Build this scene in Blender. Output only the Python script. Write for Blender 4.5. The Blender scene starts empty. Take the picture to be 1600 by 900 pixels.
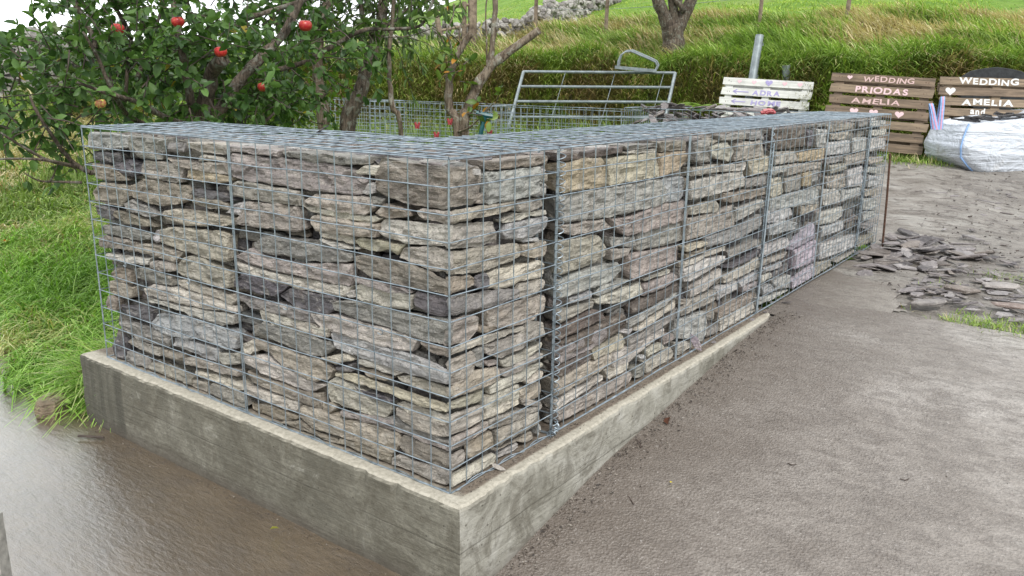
import bpy, math, random
import numpy as np
from mathutils import Vector, Matrix, noise
R=random.Random(7); NP=np.random.RandomState(11)
C=bpy.context.scene.collection
sc=bpy.context.scene
# ---------------- camera ----------------
CO=np.array([1.45192597,-1.67656539,1.20109206]); FPX=1272.873
YAW,PIT,ROL=2.20524758,0.249207084,0.0147071892
F=np.array([math.cos(PIT)*math.cos(YAW),math.cos(PIT)*math.sin(YAW),-math.sin(PIT)])
Rr=np.array([math.sin(YAW),-math.cos(YAW),0.]);Uu=np.cross(Rr,F)
R2=Rr*math.cos(ROL)+Uu*math.sin(ROL);U2=np.cross(R2,F)
FH=np.array([math.cos(YAW),math.sin(YAW),0.]);RH=np.array([math.sin(YAW),-math.cos(YAW),0.])
cd=bpy.data.cameras.new('camera');cam=bpy.data.objects.new('camera',cd);C.objects.link(cam)
cd.sensor_width=36;cd.lens=36*FPX/1600;cd.clip_start=.05;cd.clip_end=2000
cam.matrix_world=Matrix(((R2[0],U2[0],-F[0],CO[0]),(R2[1],U2[1],-F[1],CO[1]),(R2[2],U2[2],-F[2],CO[2]),(0,0,0,1)))
sc.camera=cam
# ---------------- world, sun, exposure ----------------
w=bpy.data.worlds.new('World');sc.world=w;w.use_nodes=True
nt=w.node_tree;bg=nt.nodes['Background']
sky=nt.nodes.new('ShaderNodeTexSky');sky.sky_type='NISHITA';sky.sun_disc=False
SE,SA=math.radians(50),math.radians(125)      # elevation, compass azimuth measured like the sky node
sky.sun_elevation=SE;sky.sun_rotation=SA;sky.air_density=1.0;sky.dust_density=6.0;sky.ozone_density=1.0
hs=nt.nodes.new('ShaderNodeHueSaturation');hs.inputs['Saturation'].default_value=.22
nt.links.new(sky.outputs[0],hs.inputs['Color'])
# overcast deck: bright, nearly even cloud in front of the clear sky
tc=nt.nodes.new('ShaderNodeTexCoord');mp=nt.nodes.new('ShaderNodeMapping');mp.inputs['Scale'].default_value=(1,1,2.6);nt.links.new(tc.outputs['Generated'],mp.inputs['Vector'])
cn=nt.nodes.new('ShaderNodeTexNoise');cn.inputs['Scale'].default_value=1.7;cn.inputs['Detail'].default_value=6;nt.links.new(mp.outputs[0],cn.inputs['Vector'])
cr=nt.nodes.new('ShaderNodeMapRange');cr.inputs[1].default_value=.3;cr.inputs[2].default_value=.7;cr.inputs[3].default_value=4.2;cr.inputs[4].default_value=7.0;nt.links.new(cn.outputs['Fac'],cr.inputs[0])
cm=nt.nodes.new('ShaderNodeMix');cm.data_type='RGBA';cm.blend_type='MULTIPLY';cm.inputs[0].default_value=1;cm.inputs[6].default_value=(.95,.985,1.02,1);# thinner, brighter cloud low in the west
dv=nt.nodes.new('ShaderNodeVectorMath');dv.operation='DOT_PRODUCT';dv.inputs[1].default_value=(-.83,.35,.43);nt.links.new(tc.outputs['Generated'],dv.inputs[0])
dr=nt.nodes.new('ShaderNodeMapRange');dr.interpolation_type='SMOOTHSTEP';dr.inputs[1].default_value=.74;dr.inputs[2].default_value=1.;dr.inputs[3].default_value=1;dr.inputs[4].default_value=2.15;nt.links.new(dv.outputs['Value'],dr.inputs[0])
mm=nt.nodes.new('ShaderNodeMath');mm.operation='MULTIPLY';nt.links.new(cr.outputs[0],mm.inputs[0]);nt.links.new(dr.outputs[0],mm.inputs[1]);nt.links.new(mm.outputs[0],cm.inputs[7])
cx=nt.nodes.new('ShaderNodeMix');cx.data_type='RGBA';cx.inputs[0].default_value=.82;nt.links.new(hs.outputs[0],cx.inputs[6]);nt.links.new(cm.outputs[2],cx.inputs[7]);nt.links.new(cx.outputs[2],bg.inputs['Color'])
bg.inputs['Strength'].default_value=.15
sl=bpy.data.lights.new('sun','SUN');sl.energy=1.5;sl.angle=math.radians(10);sl.color=(1,.97,.93)
so=bpy.data.objects.new('sun',sl);C.objects.link(so)
sd=Vector((math.sin(SA)*math.cos(SE),math.cos(SA)*math.cos(SE),math.sin(SE)))
so.rotation_euler=sd.to_track_quat('Z','Y').to_euler()
sc.view_settings.view_transform='Standard';sc.view_settings.look='None';sc.view_settings.gamma=1
sc.view_settings.exposure=.72
sc.render.engine='CYCLES'
sc.cycles.max_bounces=6;sc.cycles.transparent_max_bounces=6
# ---------------- helpers ----------------
def tag(o,label=None,cat=None,group=None,kind=None):
    if label:o['label']=label
    if cat:o['category']=cat
    if group:o['group']=group
    if kind:o['kind']=kind
    elif cat:o['kind']='thing'
    return o
def empty(name,loc,label,cat,group=None,rz=0):
    o=bpy.data.objects.new(name,None);C.objects.link(o);o.location=Vector(loc);o.rotation_euler=(0,0,rz);o.empty_display_size=.1
    return tag(o,label,cat,group)
def link(name,me,m,parent=None,loc=None):
    o=bpy.data.objects.new(name,me);C.objects.link(o)
    if m and not me.materials:me.materials.append(m)
    if loc is not None:o.location=Vector(loc)
    if parent:
        o.parent=parent
    return o
class MB:
    """collects geometry in world (or local) coordinates, links it as one mesh object"""
    def __init__(s):s.v=[];s.f=[];s.c=[]
    def add(s,vs,fs,col=None):
        n=len(s.v);s.v.extend([tuple(q) for q in vs]);s.f.extend([tuple(i+n for i in q) for q in fs])
        s.c.extend([col or (1,1,1)]*len(vs))
    def box(s,c,h,M=None,col=None):
        vs=[]
        for a in (-1,1):
            for b in (-1,1):
                for d in (-1,1):
                    q=Vector((a*h[0],b*h[1],d*h[2]))
                    if M:q=M@q
                    vs.append(q+Vector(c))
        s.add(vs,[(0,1,3,2),(4,6,7,5),(0,4,5,1),(2,3,7,6),(0,2,6,4),(1,5,7,3)],col)
    def tube(s,path,r,n=6,cap=True,col=None):
        path=[Vector(q) for q in path];k=len(path)
        rs=r if isinstance(r,(list,tuple)) else [r]*k
        vs=[];fs=[];prev=None
        for i in range(k):
            t=(path[min(i+1,k-1)]-path[max(i-1,0)]).normalized()
            if prev is None:
                a=t.cross(Vector((0,0,1)) if abs(t.z)<.9 else Vector((1,0,0))).normalized()
            else:
                a=(prev-t*prev.dot(t)).normalized()
            prev=a;b=t.cross(a)
            for j in range(n):
                g=2*math.pi*j/n;vs.append(path[i]+(a*math.cos(g)+b*math.sin(g))*rs[i])
        for i in range(k-1):
            for j in range(n):
                j2=(j+1)%n;fs.append((i*n+j,i*n+j2,(i+1)*n+j2,(i+1)*n+j))
        if cap:fs.append(tuple(range(n-1,-1,-1)));fs.append(tuple((k-1)*n+j for j in range(n)))
        s.add(vs,fs,col)
    def build(s,name,m,parent=None,smooth=False,world=True,colattr=False):
        me=bpy.data.meshes.new(name)
        off=Vector((0,0,0))
        if parent is not None and world:
            inv=parent_matrix(parent).inverted();vs=[inv@Vector(q) for q in s.v]
        elif parent is None and s.v:
            xs=np.array(s.v);off=Vector(((xs[:,0].min()+xs[:,0].max())/2,(xs[:,1].min()+xs[:,1].max())/2,xs[:,2].min()))
            vs=[Vector(q)-off for q in s.v]
        else:vs=s.v
        me.from_pydata([tuple(q) for q in vs],[],s.f)
        if smooth:me.polygons.foreach_set('use_smooth',[True]*len(me.polygons))
        if colattr:
            a=me.color_attributes.new('col','FLOAT_COLOR','POINT')
            a.data.foreach_set('color',[x for c in s.c for x in (*c,1.)])
        me.update()
        return link(name,me,m,parent,off)
def parent_matrix(p):
    M=Matrix.Translation(p.location)@p.rotation_euler.to_matrix().to_4x4()
    return parent_matrix(p.parent)@M if p.parent else M
def np_mesh(name,V,faces,m,parent=None,cols=None,smooth=False):
    """V (n,3) world; faces list of (k,size) index arrays"""
    V=np.asarray(V,float)
    if parent is not None:off=np.array(parent_matrix(parent).translation)
    else:off=np.array([(V[:,0].min()+V[:,0].max())/2,(V[:,1].min()+V[:,1].max())/2,V[:,2].min()])
    me=bpy.data.meshes.new(name);me.vertices.add(len(V));me.vertices.foreach_set('co',(V-off).astype(np.float32).ravel())
    nl=sum(f.size for f in faces);npn=sum(len(f) for f in faces)
    me.loops.add(nl);me.polygons.add(npn)
    me.loops.foreach_set('vertex_index',np.concatenate([f.ravel() for f in faces]).astype(np.int32))
    tot=np.concatenate([np.full(len(f),f.shape[1]) for f in faces]);st=np.concatenate([[0],np.cumsum(tot)[:-1]])
    me.polygons.foreach_set('loop_start',st.astype(np.int32));me.polygons.foreach_set('loop_total',tot.astype(np.int32))
    if smooth:me.polygons.foreach_set('use_smooth',np.ones(npn,bool))
    if cols is not None:
        a=me.color_attributes.new('col','FLOAT_COLOR','POINT')
        c=np.ones((len(V),4),np.float32);c[:,:3]=cols;a.data.foreach_set('color',c.ravel())
    me.update(calc_edges=True);me.validate()
    return link(name,me,m,parent,None if parent is not None else off)
def ray(px,py):
    return CO,F+R2*(px-800)/FPX-U2*(py-450)/FPX
def S(px,py,s):
    o,d=ray(px,py);return o+d*(s/(d@FH))
def onp(px,py,ax,val):
    o,d=ray(px,py);return o+d*((val-o[ax])/d[ax])
def sl_(x,y):
    dx,dy=x-CO[0],y-CO[1];return dx*FH[0]+dy*FH[1],dx*RH[0]+dy*RH[1]
def xy(s,l):return CO[0]+s*FH[0]+l*RH[0],CO[1]+s*FH[1]+l*RH[1]
def ss(a,b,x):
    t=np.clip((x-a)/(b-a),0,1);return t*t*(3-2*t)
# ---------------- terrain height ----------------
PY=np.array([-9,-.3,.12,.43,.8,1.35,2.05,2.64,5.,40]);PZ=np.array([-.36,-.335,-.318,-.255,-.19,-.13,-.052,-.02,-.02,-.02])
def foot(l):return 12.7-2.9*ss(1.2,4.9,l)-.5*ss(4.9,7,l)
def G(x,y):
    x=np.asarray(x,float);y=np.asarray(y,float);s,l=sl_(x,y)
    zr=np.interp(y,PY,PZ)
    zl=np.where(y<-.05,-.33,-.33+.3*ss(-.05,1.6,y))
    a=ss(-.45,-.05,x);z=zl*(1-a)+zr*a
    sf=foot(l);wb=ss(-5.5,-3,l)
    z=z+.47*ss(6.3,sf-.4,s)
    z=z+.10*np.sin(l*2.1+.6*np.sin(s*1.7))*np.sin(s*1.9+l*.7)*ss(sf-.3,sf+1.2,s)*ss(40,20,s)+.05*np.sin(l*5.3+s)*ss(sf-.1,sf+.9,s)*ss(20,14,s)
    bank=1.05*ss(sf-.05,sf+.95,s)*wb+1.05*ss(9,24,s)*(1-wb)
    d=np.maximum(s-sf-.9,0)
    sh=(.05+.12*ss(-4,1,l))
    hill=sh*np.minimum(d,5)+np.maximum(d-5,0)*np.clip(.05+.0067*l,-.012,.12)+.0015*np.minimum(d,60)**2*ss(-30,-8,l)
    return z+bank+hill
def Gz(x,y):return float(G(x,y))
def hit(px,py,s0=2.,s1=100.):
    o,d=ray(px,py);k=d/(d@FH);s=s0;prev=s0
    ok=None
    while s<s1:
        q=o+k*s
        if q[2]<Gz(q[0],q[1]):ok=s;break
        prev=s;s+=.1+s*.01
    if ok is None:return o+k*s1
    a,b=prev,ok
    for _ in range(20):
        m=(a+b)/2;q=o+k*m
        if q[2]<Gz(q[0],q[1]):b=m
        else:a=m
    return o+k*b
# ---------------- materials ----------------
def nmat(name,rough=.7,metal=0,spec=.5):
    m=bpy.data.materials.new(name);m.use_nodes=True;b=m.node_tree.nodes['Principled BSDF']
    b.inputs['Roughness'].default_value=rough;b.inputs['Metallic'].default_value=metal;b.inputs['Specular IOR Level'].default_value=spec
    return m,m.node_tree,b
def N(nt,t,**k):
    n=nt.nodes.new('ShaderNode'+t)
    for a,v in k.items():
        if hasattr(n,a) and a not in('Scale','Detail'):setattr(n,a,v)
        else:n.inputs[a].default_value=v
    return n
def tex(nt,scale,detail=4,rough=.6,vec=None,dist=0):
    n=nt.nodes.new('ShaderNodeTexNoise');n.inputs['Scale'].default_value=scale;n.inputs['Detail'].default_value=detail;n.inputs['Roughness'].default_value=rough;n.inputs['Distortion'].default_value=dist
    if vec:nt.links.new(vec,n.inputs['Vector'])
    return n.outputs['Fac']
def coord(nt,scale=(1,1,1),kind='Object'):
    t=nt.nodes.new('ShaderNodeTexCoord');m=nt.nodes.new('ShaderNodeMapping');m.inputs['Scale'].default_value=scale
    nt.links.new(t.outputs[kind],m.inputs['Vector']);return m.outputs[0]
def wpos(nt,scale=(1,1,1)):
    t=nt.nodes.new('ShaderNodeNewGeometry');m=nt.nodes.new('ShaderNodeMapping');m.inputs['Scale'].default_value=scale
    nt.links.new(t.outputs['Position'],m.inputs['Vector']);return m.outputs[0]
def ramp(nt,fac,stops):
    r=nt.nodes.new('ShaderNodeValToRGB');e=r.color_ramp.elements
    while len(e)<len(stops):e.new(.5)
    for i,(p,c) in enumerate(stops):
        e[i].position=p;e[i].color=(*c,1) if len(c)==3 else c
    nt.links.new(fac,r.inputs[0]);return r.outputs[0]
def fr(nt,fac,a,b,lo=0,hi=1):
    n=nt.nodes.new('ShaderNodeMapRange');n.inputs[1].default_value=a;n.inputs[2].default_value=b;n.inputs[3].default_value=lo;n.inputs[4].default_value=hi
    nt.links.new(fac,n.inputs[0]);return n.outputs[0]
def mix(nt,fac,a,b,mode='MIX'):
    n=nt.nodes.new('ShaderNodeMix');n.data_type='RGBA';n.blend_type=mode
    for inp,v in ((0,fac),(6,a),(7,b)):
        if isinstance(v,(int,float)):n.inputs[inp].default_value=v
        elif isinstance(v,tuple):n.inputs[inp].default_value=(*v,1)
        else:nt.links.new(v,n.inputs[inp])
    return n.outputs[2]
def mth(nt,op,a,b=0):
    n=nt.nodes.new('ShaderNodeMath');n.operation=op
    for i,v in enumerate((a,b)):
        if isinstance(v,(int,float)):n.inputs[i].default_value=v
        else:nt.links.new(v,n.inputs[i])
    return n.outputs[0]
def bump(nt,b,h,st=.5,dist=.01):
    n=nt.nodes.new('ShaderNodeBump');n.inputs['Strength'].default_value=st;n.inputs['Distance'].default_value=dist
    nt.links.new(h,n.inputs['Height']);nt.links.new(n.outputs[0],b.inputs['Normal'])
def simple(name,c,rough=.6,metal=0,var=.25,sc_=8,bst=.2,bd=.003,c2=None,spec=.5):
    m,nt,b=nmat(name,rough,metal,spec);v=coord(nt)
    f=tex(nt,sc_,5,.65,v);c2=c2 or tuple(x*(1-var*1.4) for x in c)
    nt.links.new(ramp(nt,f,[(.35,c2),(.65,tuple(min(1,x*(1+var*.5)) for x in c))]),b.inputs['Base Color'])
    bump(nt,b,tex(nt,sc_*8,4,.6,v),bst,bd);return m
def leafy(name,attr=True,c=(.06,.12,.02),rough=.45,tr=.3,spec=.4):
    m,nt,b=nmat(name,rough,0,spec)
    if attr:
        a=nt.nodes.new('ShaderNodeAttribute');a.attribute_name='col';src=a.outputs['Color'];nt.links.new(src,b.inputs['Base Color'])
    else:
        src=None;b.inputs['Base Color'].default_value=(*c,1)
    t=nt.nodes.new('ShaderNodeBsdfTranslucent')
    if src:
        g=nt.nodes.new('ShaderNodeMix');g.data_type='RGBA';g.blend_type='MULTIPLY';g.inputs[0].default_value=1
        g.inputs[7].default_value=(1.5,1.6,.9,1);nt.links.new(src,g.inputs[6]);nt.links.new(g.outputs[2],t.inputs[0])
    ms=nt.nodes.new('ShaderNodeMixShader');ms.inputs[0].default_value=tr
    nt.links.new(b.outputs[0],ms.inputs[1]);nt.links.new(t.outputs[0],ms.inputs[2])
    nt.links.new(ms.outputs[0],nt.nodes['Material Output'].inputs['Surface']);return m
def stone_mat(name,attr):
    m,nt,b=nmat(name,.62)
    if attr:
        a=nt.nodes.new('ShaderNodeAttribute');a.attribute_name='col';base=a.outputs['Color'];rnd=None
    else:
        a=nt.nodes.new('ShaderNodeObjectInfo');base=a.outputs['Color']
    v=wpos(nt);vs=wpos(nt,(9,9,75));vb=wpos(nt,(1,1,2.2))
    big=tex(nt,9,6,.72,v,.6);fine=tex(nt,120,5,.75,v);streak=tex(nt,1,4,.6,vs);pat=tex(nt,14,5,.68,vb,1.2);pat2=tex(nt,6,4,.6,v,.5)
    c=mix(nt,fr(nt,big,.3,.7,0,1),mix(nt,1.,base,(.58,.56,.56),'MULTIPLY'),mix(nt,1.,base,(1.42,1.38,1.32),'MULTIPLY'))
    c=mix(nt,fr(nt,pat,.55,.64,0,.6),c,(.55,.51,.45))          # pale dusty / lichen patches
    c=mix(nt,fr(nt,pat2,.60,.72,0,.4),c,(.27,.20,.13))        # iron stain
    c=mix(nt,fr(nt,pat,.40,.30,0,.5),c,mix(nt,1.,base,(.38,.39,.42),'MULTIPLY'))
    c=mix(nt,fr(nt,streak,.5,.7,0,.35),c,mix(nt,1.,base,(.55,.53,.52),'MULTIPLY'))
    c=mix(nt,fr(nt,fine,.35,.65,.5,0),c,mix(nt,1.,base,(.5,.5,.5),'MULTIPLY'))
    nt.links.new(c,b.inputs['Base Color'])
    h=mth(nt,'ADD',mth(nt,'MULTIPLY',big,.8),mth(nt,'ADD',mth(nt,'MULTIPLY',streak,.75),mth(nt,'MULTIPLY',fine,.3)))
    h=mth(nt,'ADD',h,mth(nt,'MULTIPLY',tex(nt,38,4,.7,v),.8))
    bump(nt,b,h,1.,.02)
    nt.links.new(fr(nt,big,.3,.7,.75,.45),b.inputs['Roughness']);return m
M_stone=stone_mat('slate_stone',False);M_rub=stone_mat('rubble_stone',True)
def wire_mat():
    m,nt,b=nmat('galvanised_wire',.42,.75);v=wpos(nt)
    nt.links.new(ramp(nt,tex(nt,25,3,.6,v),[(.3,(.19,.235,.27)),(.7,(.46,.53,.58))]),b.inputs['Base Color']);return m
M_wire=wire_mat()
def bark_mat(name,c,dk,lich):
    m,nt,b=nmat(name,.9,0,.2);v=wpos(nt);vs=wpos(nt,(60,60,11))
    f=tex(nt,1,6,.7,vs,.4);g=tex(nt,19,5,.7,v,.5);h=tex(nt,7,4,.6,v)
    q=ramp(nt,f,[(.36,dk),(.6,c)]);q=mix(nt,fr(nt,g,.52,.62,0,.75),q,lich);q=mix(nt,fr(nt,h,.5,.35,0,.6),q,dk)
    nt.links.new(q,b.inputs['Base Color']);bump(nt,b,mth(nt,'ADD',f,g),1.,.012);return m
M_bark=bark_mat('bark',(.17,.135,.105),(.035,.028,.022),(.25,.26,.22))
M_barkpale=bark_mat('pale_bark',(.27,.22,.165),(.07,.05,.035),(.36,.36,.30))
M_twig=simple('twig_bark',(.07,.05,.04),.7,0,.3,20,.4,.004)
M_leaf=leafy('leaf');M_grass=leafy('grass_blade',rough=.6,tr=.22,spec=.22)
M_galv=simple('galvanised_steel',(.27,.31,.32),.45,.5,.25,12,.2,.002)
M_wood=simple('weathered_wood',(.24,.19,.14),.85,0,.4,9,.7,.006,(.08,.055,.04))
M_rust=simple('rusty_steel',(.14,.075,.05),.8,.3,.4,40,.5,.003)
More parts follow.
